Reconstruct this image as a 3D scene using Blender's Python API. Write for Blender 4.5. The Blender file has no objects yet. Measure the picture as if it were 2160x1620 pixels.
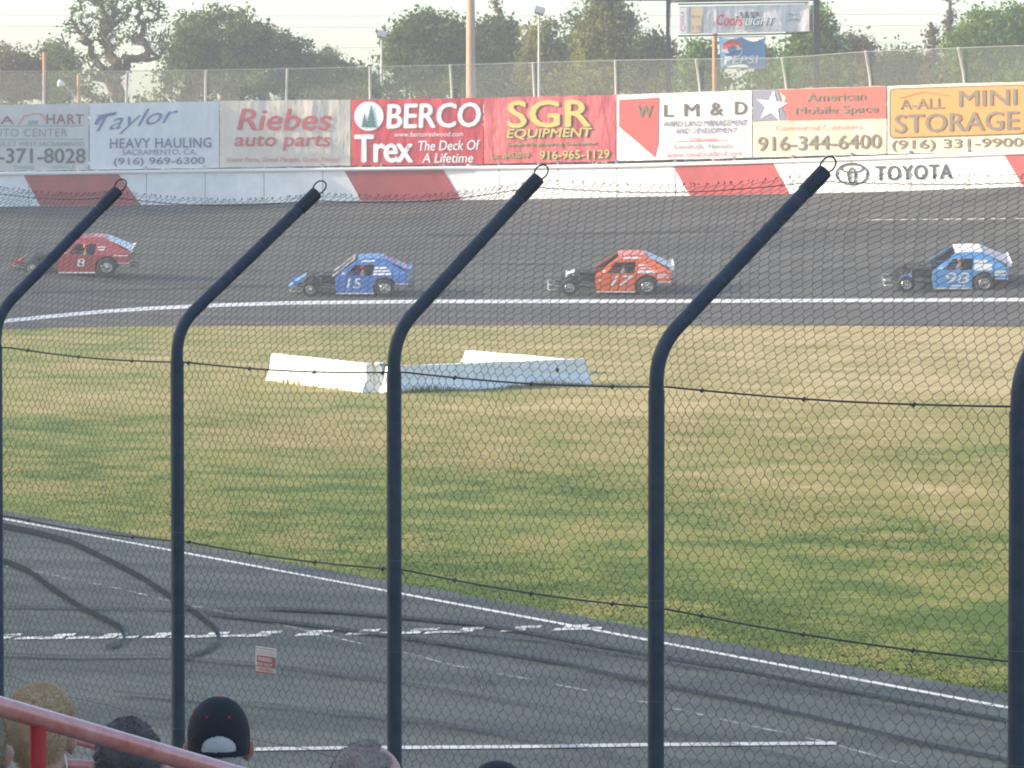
import bpy, bmesh, math, random
import numpy as np
from mathutils import Vector, Matrix, Euler, noise
from mathutils.geometry import tessellate_polygon
R = math.radians
sc = bpy.context.scene
COL = sc.collection
random.seed(7); rng = np.random.default_rng(7)

# ------------------------------------------------------------------ camera
F = 9000.0; CZ = 4.3; PITCH = math.atan(390.0 / F)
cd = bpy.data.cameras.new("camera"); cam = bpy.data.objects.new("camera", cd); COL.objects.link(cam)
cam.location = (0, 0, CZ); cam.rotation_euler = (R(90) - PITCH, 0, 0)
cd.sensor_width = 36; cd.lens = F / 2160 * 36; cd.clip_start = 0.5; cd.clip_end = 6000
sc.camera = cam
# ------------------------------------------------------------------ world, sun, exposure
SUN_EL = 21.0; SUN_AZ = (-0.995, -0.10)          # low sun from the left
w = bpy.data.worlds.new("World"); sc.world = w; w.use_nodes = True
nt = w.node_tree; sky = nt.nodes.new("ShaderNodeTexSky"); sky.sky_type = 'NISHITA'; sky.sun_disc = False
sky.sun_elevation = R(SUN_EL); sky.sun_rotation = math.atan2(SUN_AZ[0], SUN_AZ[1])
sky.air_density = 1.0; sky.dust_density = 1.6; sky.ozone_density = 2.2
bg = nt.nodes["Background"]; nt.links.new(sky.outputs[0], bg.inputs[0]); bg.inputs[1].default_value = 0.14
sl = bpy.data.lights.new("sun", 'SUN'); sl.energy = 2.7; sl.angle = R(0.6); sl.color = (1.0, 0.80, 0.58)
so = bpy.data.objects.new("sun", sl); COL.objects.link(so)
sv = Vector((SUN_AZ[0] * math.cos(R(SUN_EL)), SUN_AZ[1] * math.cos(R(SUN_EL)), math.sin(R(SUN_EL))))
so.rotation_euler = sv.to_track_quat('Z', 'Y').to_euler(); so.location = (-40, 0, 40)
sc.view_settings.view_transform = 'Standard'; sc.view_settings.look = 'None'
sc.view_settings.exposure = 1.45; sc.view_settings.gamma = 1.0; sc.view_settings.use_curve_mapping = False
sc.cycles.use_denoising = True
sc.cycles.max_bounces = 6; sc.cycles.volume_bounces = 1; sc.cycles.transparent_max_bounces = 12
sc.cycles.filter_width = 1.9
HAZE = 0.00095

# ------------------------------------------------------------------ helpers
def at(px, py, Y):
    """point seen at photograph pixel (px,py) standing Y metres ahead"""
    x = (px - 1080) / F; u = (810 - py) / F
    c, s = math.cos(PITCH), math.sin(PITCH)
    dx, dy, dz = x, c + u * s, -s + u * c
    k = Y / dy
    return Vector((dx * k, Y, CZ + dz * k))
def lerp_tab(tab, x):
    if x <= tab[0][0]:
        a, b = tab[0], tab[1]
    elif x >= tab[-1][0]:
        a, b = tab[-2], tab[-1]
    else:
        for a, b in zip(tab, tab[1:]):
            if a[0] <= x <= b[0]: break
    t = (x - a[0]) / (b[0] - a[0])
    return a[1] + (b[1] - a[1]) * t
def smooth_tab(tab, x):
    # smooth interpolation through the table
    return (lerp_tab(tab, x - 60) + lerp_tab(tab, x) * 2 + lerp_tab(tab, x + 60)) / 4
def tag(o, label=None, cat=None, group=None, kind=None):
    if label: o["label"] = label
    if cat: o["category"] = cat
    if group: o["group"] = group
    if kind: o["kind"] = kind
    return o
def empty(name, loc=(0, 0, 0), rot=(0, 0, 0)):
    o = bpy.data.objects.new(name, None); COL.objects.link(o); o.location = loc; o.rotation_euler = rot
    o.empty_display_size = 0.3
    return o
def np_mesh(name, V, faces, mat=None, parent=None, smooth=False):
    me = bpy.data.meshes.new(name)
    if isinstance(faces, np.ndarray):
        V = np.asarray(V, dtype=np.float32); n, k = faces.shape
        me.vertices.add(len(V)); me.vertices.foreach_set("co", V.ravel())
        me.loops.add(n * k); me.loops.foreach_set("vertex_index", faces.astype(np.int32).ravel())
        me.polygons.add(n)
        me.polygons.foreach_set("loop_start", np.arange(0, n * k, k, dtype=np.int32))
        me.polygons.foreach_set("loop_total", np.full(n, k, dtype=np.int32))
        me.update(calc_edges=True)
    else:
        me.from_pydata([tuple(v) for v in V], [], faces); me.update()
    if smooth: me.polygons.foreach_set("use_smooth", [True] * len(me.polygons))
    o = bpy.data.objects.new(name, me); COL.objects.link(o)
    if mat: me.materials.append(mat)
    if parent: o.parent = parent
    return o
class MB:
    def __init__(s): s.v = []; s.f = []
    def add(s, V, Fs):
        b = len(s.v); s.v += [Vector(v) for v in V]; s.f += [tuple(i + b for i in f) for f in Fs]; return s
    def box(s, c, d, M=None):
        x, y, z = d[0] / 2, d[1] / 2, d[2] / 2
        V = [Vector((c[0] + sx * x, c[1] + sy * y, c[2] + sz * z)) for sx in (-1, 1) for sy in (-1, 1) for sz in (-1, 1)]
        if M is not None: V = [M @ v for v in V]
        return s.add(V, [(0, 1, 3, 2), (4, 6, 7, 5), (0, 4, 5, 1), (2, 3, 7, 6), (0, 2, 6, 4), (1, 5, 7, 3)])
    def tube(s, pts, r, n=8, caps=True, radii=None):
        pts = [Vector(p) for p in pts]; V = []; Fs = []
        up = None
        for i, p in enumerate(pts):
            d = (pts[min(i + 1, len(pts) - 1)] - pts[max(i - 1, 0)]).normalized()
            if up is None:
                up = Vector((0, 0, 1)) if abs(d.z) < .9 else Vector((1, 0, 0))
            a = d.cross(up).normalized(); b = a.cross(d).normalized(); up = b
            rr = radii[i] if radii else r
            for k in range(n):
                t = 2 * math.pi * k / n
                V.append(p + (a * math.cos(t) + b * math.sin(t)) * rr)
        for i in range(len(pts) - 1):
            for k in range(n):
                Fs.append((i * n + k, i * n + (k + 1) % n, (i + 1) * n + (k + 1) % n, (i + 1) * n + k))
        if caps:
            Fs.append(tuple(range(n - 1, -1, -1))); Fs.append(tuple((len(pts) - 1) * n + k for k in range(n)))
        return s.add(V, Fs)
    def lathe(s, prof, M, n=24):
        # prof: (r, h) pairs round local Z
        V = []; Fs = []
        for r, h in prof:
            for k in range(n):
                t = 2 * math.pi * k / n
                V.append(M @ Vector((r * math.cos(t), r * math.sin(t), h)))
        for i in range(len(prof) - 1):
            for k in range(n):
                Fs.append((i * n + k, i * n + (k + 1) % n, (i + 1) * n + (k + 1) % n, (i + 1) * n + k))
        return s.add(V, Fs)
    def build(s, name, mat, parent=None, smooth=False, bevel=0):
        o = np_mesh(name, s.v, s.f, mat, parent, smooth)
        bm = bmesh.new(); bm.from_mesh(o.data); bmesh.ops.recalc_face_normals(bm, faces=bm.faces)
        if smooth:
            for e in bm.edges:
                if len(e.link_faces) == 2 and e.calc_face_angle(0) > R(38): e.smooth = False
        bm.to_mesh(o.data); bm.free()
        if bevel:
            m = o.modifiers.new("bevel", 'BEVEL'); m.width = bevel; m.segments = 2; m.limit_method = 'ANGLE'
        return o

# ------------------------------------------------------------------ materials
def mat(name, col, rough=0.6, metal=0.0, spec=0.5, var=0.0, scale=3.0, col2=None, bump=0.0, bscale=40.0, coat=0.0, stretch=None):
    m = bpy.data.materials.new(name); m.use_nodes = True; t = m.node_tree; b = t.nodes["Principled BSDF"]
    b.inputs["Roughness"].default_value = rough; b.inputs["Metallic"].default_value = metal
    b.inputs["Specular IOR Level"].default_value = spec
    b.inputs["Coat Weight"].default_value = coat
    c = tuple(col) + (1,) if len(col) == 3 else col
    b.inputs["Base Color"].default_value = c
    tc = t.nodes.new("ShaderNodeTexCoord"); src = tc.outputs["Object"]
    if stretch:
        mp = t.nodes.new("ShaderNodeMapping"); mp.inputs["Scale"].default_value = stretch
        t.links.new(src, mp.inputs[0]); src = mp.outputs[0]
    if var > 0 or col2:
        n = t.nodes.new("ShaderNodeTexNoise"); n.inputs["Scale"].default_value = scale; n.inputs["Detail"].default_value = 6
        n.inputs["Roughness"].default_value = 0.65
        t.links.new(src, n.inputs["Vector"])
        rp = t.nodes.new("ShaderNodeValToRGB"); rp.color_ramp.elements[0].position = 0.32; rp.color_ramp.elements[1].position = 0.68
        t.links.new(n.outputs["Fac"], rp.inputs[0])
        if col2:
            rp.color_ramp.elements[0].color = c; rp.color_ramp.elements[1].color = tuple(col2) + (1,)
        else:
            rp.color_ramp.elements[0].color = tuple(max(0, x * (1 - var)) for x in c[:3]) + (1,)
            rp.color_ramp.elements[1].color = tuple(min(1, x * (1 + var)) for x in c[:3]) + (1,)
        t.links.new(rp.outputs[0], b.inputs["Base Color"])
    if bump > 0:
        n2 = t.nodes.new("ShaderNodeTexNoise"); n2.inputs["Scale"].default_value = bscale; n2.inputs["Detail"].default_value = 5
        t.links.new(src, n2.inputs["Vector"])
        bp = t.nodes.new("ShaderNodeBump"); bp.inputs["Strength"].default_value = bump; bp.inputs["Distance"].default_value = 0.05
        t.links.new(n2.outputs["Fac"], bp.inputs["Height"]); t.links.new(bp.outputs[0], b.inputs["Normal"])
    return m
def worn(name, col, cover=0.6, scale=6.0, rough=0.7, soft=0.12):
    """paint or rubber that has worn away in patches (transparent where gone)"""
    m = mat(name, col, rough, var=0.12, scale=4, spec=.12)
    t = m.node_tree; b = t.nodes["Principled BSDF"]; out = t.nodes["Material Output"]
    tc = t.nodes.new("ShaderNodeTexCoord"); n = t.nodes.new("ShaderNodeTexNoise"); n.inputs["Scale"].default_value = scale
    n.inputs["Detail"].default_value = 6; n.inputs["Roughness"].default_value = .7
    t.links.new(tc.outputs["Object"], n.inputs["Vector"])
    rp = t.nodes.new("ShaderNodeValToRGB"); e = rp.color_ramp.elements
    c0 = 0.5 + (0.5 - cover) * 0.5
    e[0].position = max(0, c0 - soft); e[1].position = min(1, c0 + soft)
    e[0].color = (0, 0, 0, 1); e[1].color = (1, 1, 1, 1)
    t.links.new(n.outputs["Fac"], rp.inputs[0]); t.links.new(rp.outputs[0], b.inputs["Alpha"])
    return m
def emit(name, col, s):
    m = mat(name, col); b = m.node_tree.nodes["Principled BSDF"]
    b.inputs["Emission Color"].default_value = tuple(col) + (1,); b.inputs["Emission Strength"].default_value = s
    return m

M = {}
def grass_mat():
    m = bpy.data.materials.new("grass"); m.use_nodes = True; t = m.node_tree; b = t.nodes["Principled BSDF"]
    b.inputs["Roughness"].default_value = 0.95; b.inputs["Specular IOR Level"].default_value = 0.1
    g = t.nodes.new("ShaderNodeNewGeometry")
    def nz(scale, detail, st=(1, 1, 1), off=(0, 0, 0)):
        mp = t.nodes.new("ShaderNodeMapping"); mp.inputs["Scale"].default_value = st; mp.inputs["Location"].default_value = off
        t.links.new(g.outputs["Position"], mp.inputs[0])
        n = t.nodes.new("ShaderNodeTexNoise"); n.inputs["Scale"].default_value = scale; n.inputs["Detail"].default_value = detail
        n.inputs["Roughness"].default_value = .6
        t.links.new(mp.outputs[0], n.inputs["Vector"]); return n.outputs["Fac"]
    def math_(op, a, bb):
        x = t.nodes.new("ShaderNodeMath"); x.operation = op
        for i, q in enumerate((a, bb)):
            if isinstance(q, (int, float)): x.inputs[i].default_value = q
            else: t.links.new(q, x.inputs[i])
        return x.outputs[0]
    big = nz(0.16, 3, (1.0, .55, 1)); mid = nz(0.75, 4, (1, .8, 1), (9, 3, 0)); fine = nz(5.0, 5, (1, 1, 1), (3, 7, 0))
    sp = t.nodes.new("ShaderNodeSeparateXYZ"); t.links.new(g.outputs["Position"], sp.inputs[0])
    # drier turf far out in the middle, greener where it is watered near the front straight
    mr = t.nodes.new("ShaderNodeMapRange"); mr.inputs[1].default_value = 46; mr.inputs[2].default_value = 92
    mr.inputs[3].default_value = -0.06; mr.inputs[4].default_value = 0.15
    t.links.new(sp.outputs[1], mr.inputs[0])
    s = math_('MULTIPLY', big, 0.62); s = math_('ADD', s, math_('MULTIPLY', mid, 0.66)); s = math_('ADD', s, math_('MULTIPLY', fine, 0.42)); s = math_('SUBTRACT', s, 0.235)
    s = math_('ADD', s, mr.outputs[0])
    s = math_('ADD', s, math_('MULTIPLY', sp.outputs[0], 0.008))
    rp = t.nodes.new("ShaderNodeValToRGB"); e = rp.color_ramp.elements
    e[0].position = 0.50; e[0].color = (.100, .150, .034, 1)
    e[1].position = 0.90; e[1].color = (.48, .38, .18, 1)
    x = e.new(0.585); x.color = (.175, .212, .050, 1)
    x = e.new(0.68); x.color = (.275, .255, .080, 1)
    x = e.new(0.79); x.color = (.36, .29, .115, 1)
    t.links.new(s, rp.inputs[0]); t.links.new(rp.outputs[0], b.inputs["Base Color"])
    bp = t.nodes.new("ShaderNodeBump"); bp.inputs["Strength"].default_value = .5; bp.inputs["Distance"].default_value = .06
    t.links.new(fine, bp.inputs["Height"]); t.links.new(bp.outputs[0], b.inputs["Normal"])
    return m
M['grass'] = grass_mat()
def asphalt(name, c1, c2, tracks_dir=None):
    m = mat(name, c1, 0.90, spec=0.16, col2=c2, scale=0.35, bump=0.25, bscale=30)
    t = m.node_tree; b = t.nodes["Principled BSDF"]
    tc = t.nodes.new("ShaderNodeTexCoord"); n = t.nodes.new("ShaderNodeTexNoise"); n.inputs["Scale"].default_value = 9
    n.inputs["Detail"].default_value = 8; n.inputs["Roughness"].default_value = .8
    t.links.new(tc.outputs["Object"], n.inputs["Vector"])
    old = b.inputs["Base Color"].links[0].from_socket
    mx = t.nodes.new("ShaderNodeMix"); mx.data_type = 'RGBA'; mx.blend_type = 'MULTIPLY'; mx.inputs[0].default_value = 1
    rp = t.nodes.new("ShaderNodeValToRGB"); rp.color_ramp.elements[0].color = (.72, .72, .72, 1); rp.color_ramp.elements[1].color = (1.28, 1.28, 1.28, 1)
    rp.color_ramp.elements[0].position = .3; rp.color_ramp.elements[1].position = .7
    t.links.new(n.outputs["Fac"], rp.inputs[0]); t.links.new(old, mx.inputs[6]); t.links.new(rp.outputs[0], mx.inputs[7])
    # long rubber bands laid down along the racing groove
    mp = t.nodes.new("ShaderNodeMapping"); mp.inputs["Rotation"].default_value = (0, 0, tracks_dir or 0); mp.inputs["Scale"].default_value = (.02, .9, .9)
    t.links.new(tc.outputs["Object"], mp.inputs[0])
    n3 = t.nodes.new("ShaderNodeTexNoise"); n3.inputs["Scale"].default_value = 1.0; n3.inputs["Detail"].default_value = 5
    t.links.new(mp.outputs[0], n3.inputs["Vector"])
    r3 = t.nodes.new("ShaderNodeValToRGB"); r3.color_ramp.elements[0].color = (.70, .71, .74, 1); r3.color_ramp.elements[1].color = (1.15, 1.13, 1.1, 1)
    r3.color_ramp.elements[0].position = .38; r3.color_ramp.elements[1].position = .62
    t.links.new(n3.outputs["Fac"], r3.inputs[0])
    mx2 = t.nodes.new("ShaderNodeMix"); mx2.data_type = 'RGBA'; mx2.blend_type = 'MULTIPLY'; mx2.inputs[0].default_value = 1
    t.links.new(mx.outputs[2], mx2.inputs[6]); t.links.new(r3.outputs[0], mx2.inputs[7]); t.links.new(mx2.outputs[2], b.inputs["Base Color"])
    return m
M['asphalt_far'] = asphalt("asphalt_far", (.074, .082, .080), (.102, .102, .092), 0)
M['apron'] = asphalt("asphalt_apron", (.092, .093, .088), (.120, .114, .102), 0)
M['asphalt_near'] = asphalt("asphalt_near", (.078, .098, .094), (.098, .115, .107), R(-62.7))
M['ground'] = mat("dry_ground", (.14, .13, .06), .95, col2=(.10, .13, .04), scale=.1)
M['white_paint'] = worn("white_line_paint", (.66, .66, .64), .82, 6)
M['worn_white'] = worn("worn_white_paint", (.72, .72, .70), .62, 7)
M['faint_white'] = worn("faint_white_paint", (.36, .38, .37), .46, 3)
M['rubber'] = worn("tyre_rubber", (.022, .030, .033), .90, 5, soft=.3)
M['rubber_arc'] = worn("tyre_rubber_arc", (.010, .014, .017), 1.0, 1.5, rough=.95, soft=.2)
M['rubber_faint'] = worn("tyre_rubber_faint", (.06, .068, .074), .50, 3, soft=.3)
M['wall_white'] = mat("wall_white_paint", (.80, .81, .79), .7, var=.10, scale=1.2, bump=.15, bscale=8)
M['wall_red'] = mat("wall_red_paint", (.38, .042, .048), .65, var=.14, scale=1.5)
M['steel'] = mat("galvanised_steel", (.50, .50, .48), .5, .6, var=.1)
M['post_navy'] = mat("navy_fence_paint", (.023, .031, .048), .6, spec=.5, col2=(.044, .055, .074), scale=16, bump=.05)
M['wire_dark'] = mat("dark_coated_wire", (.075, .085, .070), .6, .2)
M['tie'] = mat('tie_wire', (.09, .10, .12), .5, .4)
M['cable'] = mat("dark_cable", (.022, .022, .024), .6)
M['wire_far'] = mat("galvanised_wire", (.42, .44, .38), .55, .2)
M['concrete_white'] = mat("whitewashed_concrete", (.80, .80, .78), .75, var=.10, scale=3.0, bump=.2, bscale=9)
M['wood'] = mat("pole_wood", (.46, .24, .13), .85, var=.25, scale=3, stretch=(4, 4, .3))
M['wood_grey'] = mat("grey_pole_wood", (.46, .33, .24), .85, var=.2, scale=3, stretch=(4, 4, .3))
M['metal_grey'] = mat("grey_metal", (.42, .43, .43), .5, .5)
M['black_steel'] = mat("black_painted_steel", (.020, .022, .030), .5)
M['chrome'] = mat("polished_rim", (.82, .82, .80), .22, .9)
M['tyre'] = mat("tyre_black", (.028, .028, .030), .85, var=.2)
M['car_black'] = mat("black_engine_parts", (.030, .032, .036), .6, var=.3)
M['dark_int'] = mat("dark_cabin_panel", (.018, .018, .02), .8)
M['white_vinyl'] = mat("white_vinyl", (.85, .85, .84), .4)
M['concrete'] = mat("grey_concrete", (.30, .30, .29), .85, var=.12, scale=1)
M['bark'] = mat("bark", (.12, .09, .065), .9, var=.3, scale=4, bump=.4)
M['bark_pale'] = mat("pale_bark", (.42, .36, .29), .9, var=.3, scale=4, bump=.3)

# ------------------------------------------------------------------ shapes of the ground
INL = [Vector((-6.93, 57.6, 0)), Vector((4.19, 36.1, 0))]                # inner white line of the front straight
TD = (INL[1] - INL[0]).normalized(); TN = Vector((TD.y, -TD.x, 0)).normalized()
if TN.y > 0: TN = -TN                                                      # towards the stand
BANK = 0.0356
def near_z(P): return max(0.0, (P - INL[0]).dot(TN)) * BANK
def near(px, py, dz=0.0):
    a = at(px, py, 10) - Vector((0, 0, CZ)); n = Vector((0, 0, 1)) - TN * BANK
    o = Vector((0, 0, CZ)); o0 = Vector((INL[0].x, INL[0].y, 0))
    k = (o0 - o).dot(n) / a.dot(n); P = o + a * k
    if (P - o0).dot(TN) < 0:
        k = -CZ / a.z; P = o + a * k
    P.z += dz
    return P
YG = [(-600, 760), (0, 694), (250, 688), (700, 686), (1200, 686), (1700, 686), (2160, 689), (2800, 694)]     # outer grass edge
YL = [(-600, 780 - 22), (0, 680), (120, 668), (240, 657), (400, 648), (600, 641), (900, 638), (1500, 637), (2160, 634), (2800, 632)]
YW = [(-600, 446), (0, 436), (500, 430), (740, 424), (1000, 422), (1450, 413), (1660, 409), (1900, 403), (2160, 393), (2800, 366)]
DW = [(-600, 164), (0, 170), (500, 173), (1000, 172), (1500, 167.5), (2160, 160), (2800, 151)]
YT = [(-600, 379), (0, 370), (500, 363), (740, 360), (1000, 357), (1300, 353), (1560, 346), (1800, 338), (2160, 325), (2800, 298)]
def slope_D(y, D0, z0=0.17, sl_=.09):
    a = (y - 420) / 9000.0
    return (CZ - z0 + sl_ * D0) / (a + sl_)
def P0(px):
    y = smooth_tab(YG, px); D = (CZ - .17) * 9000 / (y - 420); return at(px, y, D)
def P1(px):
    y0 = smooth_tab(YG, px); D0 = (CZ - .17) * 9000 / (y0 - 420)
    y = smooth_tab(YL, px); return at(px, y, slope_D(y, D0))
def P2(px): return at(px, smooth_tab(YW, px), smooth_tab(DW, px))
def surf(px, py, lift=0.0):
    y1 = smooth_tab(YL, px)
    A, B = (P0(px), P1(px)) if py > y1 else (P1(px), P2(px))
    lo, hi = 0.0, 1.0
    def yy(Q):
        c, s = math.cos(PITCH), math.sin(PITCH)
        dz = Q.z - CZ; f = Q.y * c - dz * s; u = Q.y * s + dz * c
        return 810 - F * u / f
    for _ in range(40):
        m_ = (lo + hi) / 2
        if yy(A.lerp(B, m_)) > py: lo = m_
        else: hi = m_
    Q = A.lerp(B, (lo + hi) / 2); Q.z += lift
    return Q
def strip(name, pts_a, pts_b, m, label=None, kind='structure', parent=None, cat=None):
    V = list(pts_a) + list(pts_b); n = len(pts_a)
    o = np_mesh(name, V, [(i, i + 1, n + i + 1, n + i) for i in range(n - 1)], m, parent)
    if kind: o["kind"] = kind
    if label: o["label"] = label
    if cat: o["category"] = cat
    return o

# infield turf, one sheet
def turf_z(x, y): return -.03 + .19 * max(0.0, min(1.0, (y - 112) / 20.0))
V = []; Fs = []; xs = [-90 + 4 * i for i in range(46)]; ys = [-30 + 3 * j for j in range(66)]
for j, y in enumerate(ys):
    for i, x in enumerate(xs): V.append((x, y, turf_z(x, y)))
for j in range(len(ys) - 1):
    for i in range(len(xs) - 1):
        a = j * len(xs) + i; Fs.append((a, a + 1, a + 1 + len(xs), a + len(xs)))
tag(np_mesh("infield_grass", V, Fs, M['grass'], smooth=True), kind='structure')
# ground to the horizon, outside the track
tag(np_mesh("ground", [(-2500, 176, 3.85), (2500, 176, 3.85), (2500, 4500, 3.85), (-2500, 4500, 3.85)], [(0, 1, 2, 3)], M['ground']), kind='structure')
tag(np_mesh("outer_ground", [(-2500, -800, -.5), (2500, -800, -.5), (2500, 176, -.5), (-2500, 176, -.5)], [(0, 1, 2, 3)], M['ground']), kind='structure')
# front straight
A0 = INL[0] - TD * 90; A1 = INL[1] + TD * 60
def nrow(t, d): 
    P = A0.lerp(A1, t) + TN * d; P.z = .004 + d * BANK; return P
V = []; Fs = []
for i in range(41):
    for d in (-.55, 0, 4, 8, 12.3):
        P = nrow(i / 40, d); 
        if d < 0: P.z = -.012
        V.append(P)
for i in range(40):
    for j in range(4): a = i * 5 + j; Fs.append((a, a + 1, a + 6, a + 5))
tag(np_mesh("race_track_front", V, Fs, M['asphalt_near']), kind='structure')
# back straight: apron and banked racing surface
cols = list(range(-600, 2801, 50))
np_mesh("track_apron", [P0(c) for c in cols] + [P1(c) for c in cols], [(i, i + 1, len(cols) + i + 1, len(cols) + i) for i in range(len(cols) - 1)], M['apron'])["kind"] = 'structure'
np_mesh("race_track_back", [P1(c) for c in cols] + [P2(c) for c in cols], [(i, i + 1, len(cols) + i + 1, len(cols) + i) for i in range(len(cols) - 1)], M['asphalt_far'])["kind"] = 'structure'
lc = list(range(-600, 2801, 25))
strip("track_edge_line", [surf(c, smooth_tab(YL, c) + 2.0, .006) for c in lc], [surf(c, smooth_tab(YL, c) - 4.0, .03) for c in lc], mat("line_white", (.66, .66, .65), .7, var=.10))
lc = list(range(1830, 2500, 20))
strip("seam_line", [surf(c, 465.5 - (c - 1830) * .008, .02) for c in lc], [surf(c, 463.6 - (c - 1830) * .008, .02) for c in lc], M['worn_white'])
for (x0, x1, y0, dy, th) in ((1990, 2160, 681, -.0, 1.8), (60, 560, 622, -.03, 5), (700, 1180, 560, 0.0, 4), (900, 1900, 500, -.012, 5), (1250, 1700, 629, 0, 2.5)):
    lc = list(range(x0, x1 + 1, 20))
    strip("tyre_marks" if th > 2 else "seam_line", [surf(c, y0 + (c - x0) * dy, .02) for c in lc], [surf(c, y0 + (c - x0) * dy - th, .02) for c in lc], M['rubber_faint'] if th > 2 else M['faint_white'])

# markings of the front straight
def near_path(pts, wpx, m, name, dz, step=8):
    # wpx: width in photo pixels measured straight down
    out = []
    for (a, b) in zip(pts, pts[1:]):
        n = max(1, int(abs(b[0] - a[0]) / step))
        for i in range(n): t = i / n; out.append((a[0] + (b[0] - a[0]) * t, a[1] + (b[1] - a[1]) * t))
    out.append(pts[-1])
    return strip(name, [near(x, y - wpx / 2, dz) for x, y in out], [near(x, y + wpx / 2, dz) for x, y in out], m)
wl = .105
Aq = [A0.lerp(A1, i / 60) for i in range(61)]
strip("inner_edge_line", [p + TN * .05 + Vector((0, 0, .010)) for p in Aq], [p + TN * (.05 + wl) + Vector((0, 0, .012)) for p in Aq], M['white_paint'])
near_path([(-200, 1160), (44, 1201), (131, 1219), (259, 1245), (343, 1266), (560, 1312), (717, 1349), (800, 1369), (860, 1380), (950, 1404), (1100, 1432), (1335, 1478), (1414, 1495), (1546, 1525), (1739, 1567), (1847, 1597), (1895, 1612), (2050, 1650)], 3.2, M['faint_white'], "lane_line", .010)
near_path([(440, 1586), (560, 1583), (700, 1581), (860, 1580), (1100, 1578), (1365, 1574), (1765, 1570.5)], 7, mat('dull_white', (.48, .50, .50), .8, var=.2), "restart_line", .012)
# chequered start line: two staggered rows of blocks, well worn
V = []; Fs = []
def ck(x): return 1345 - 20 * (max(0, x) / 1210) ** 1.5
k = 0; x = -100
while x < 1215:
    for row in (0, 1):
        xa = x + (0 if row == 0 else 27) + random.uniform(-3, 3); L = 50 + random.uniform(-8, 8)
        if (k % 2) == row or random.random() < .35:
            y0 = ck(xa) - 5 + row * 6; b = len(V)
            V += [near(xa, y0 + 1, .013), near(xa + L, y0 - 1, .013), near(xa + L - 6, y0 + 4, .013), near(xa - 8, y0 + 6, .013)]
            Fs.append((b, b + 1, b + 2, b + 3))
    x += 54; k += 1
np_mesh("start_line", V, Fs, M['worn_white'])["kind"] = 'structure'
marks = [
 ([(-60, 1098), (0, 1110), (70, 1124), (150, 1146), (240, 1190), (300, 1222), (360, 1262), (410, 1296), (445, 1322), (464, 1346)], 13, 'rubber_arc'),
 ([(464, 1342), (457, 1362), (430, 1378), (388, 1392)], 9, 'rubber'),
 ([(-60, 1170), (0, 1184), (60, 1208), (110, 1246), (170, 1286), (220, 1310), (252, 1328), (265, 1350)], 13, 'rubber_arc'),
 ([(265, 1346), (254, 1360), (222, 1370)], 9, 'rubber'),
 ([(-60, 1283), (150, 1287), (350, 1289), (560, 1288)], 4, 'rubber_faint'),
 ([(560, 1288), (720, 1296), (860, 1309), (1010, 1322), (1180, 1352), (1360, 1386), (1560, 1418), (1780, 1462), (2124, 1526), (2300, 1560)], 6, 'rubber'),
 ([(430, 1300), (640, 1322), (740, 1336), (860, 1352), (1000, 1374), (1180, 1404), (1360, 1444), (1560, 1484), (1750, 1528), (1960, 1578), (2160, 1616), (2300, 1645)], 6, 'rubber'),
 ([(-40, 1386), (150, 1392), (330, 1390), (560, 1410), (800, 1440), (1100, 1490), (1400, 1548), (1700, 1612)], 5, 'rubber_faint'),
 ([(860, 1330), (1100, 1352), (1400, 1402), (1700, 1462), (2160, 1560)], 5, 'rubber_faint'),
 ([(240, 1470), (500, 1490), (900, 1530), (1300, 1600)], 7, 'rubber_faint'),
 ([(1000, 1435), (1018, 1450), (1022, 1470), (1026, 1500)], 16, 'rubber_faint')]
for i, (p, wd, m_) in enumerate(marks): near_path(p, wd, M[m_], "tyre_marks", .016 + i * .003)

# grass blades over the infield (one countless mass)
def blades():
    N = 170000
    u = rng.random(N); D = 36 + (86 - 36) * u ** 1.5
    X = (rng.random(N) * 2 - 1) * D * .135
    t = (X - INL[0].x) * TN.x + (D - INL[0].y) * TN.y
    ok = t < -.62; X = X[ok]; D = D[ok]; n = len(X)
    h = rng.uniform(.006, .020, n) * (0.8 + 0.5 * np.sin(X * .8 + D * .3)); a = rng.random(n) * 2 * np.pi
    wd = rng.uniform(.004, .010, n)
    lx = rng.normal(0, .03, n); ly = rng.normal(0, .03, n)
    z = -.03 + .19 * np.clip((D - 112) / 20, 0, 1)
    V = np.zeros((n, 3, 3), np.float32)
    V[:, 0] = np.stack([X - np.cos(a) * wd, D - np.sin(a) * wd, z], 1)
    V[:, 1] = np.stack([X + np.cos(a) * wd, D + np.sin(a) * wd, z], 1)
    V[:, 2] = np.stack([X + lx, D + ly, z + np.abs(h)], 1)
    return V.reshape(-1, 3), np.arange(n * 3).reshape(-1, 3)
bv, bf = blades()
go = np_mesh("grass", bv, bf, M['grass'])
gn = rng.normal(0, .16, (len(bf), 3)); gn[:, 2] = 1; gn /= np.linalg.norm(gn, axis=1, keepdims=True)
go.data.polygons.foreach_set("use_smooth", [True] * len(bf)); go.data.normals_split_custom_set_from_vertices([tuple(v) for v in np.repeat(gn, 3, 0)])
tag(go, "short tufts of green and straw coloured infield grass", "grass", kind='stuff')

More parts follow.
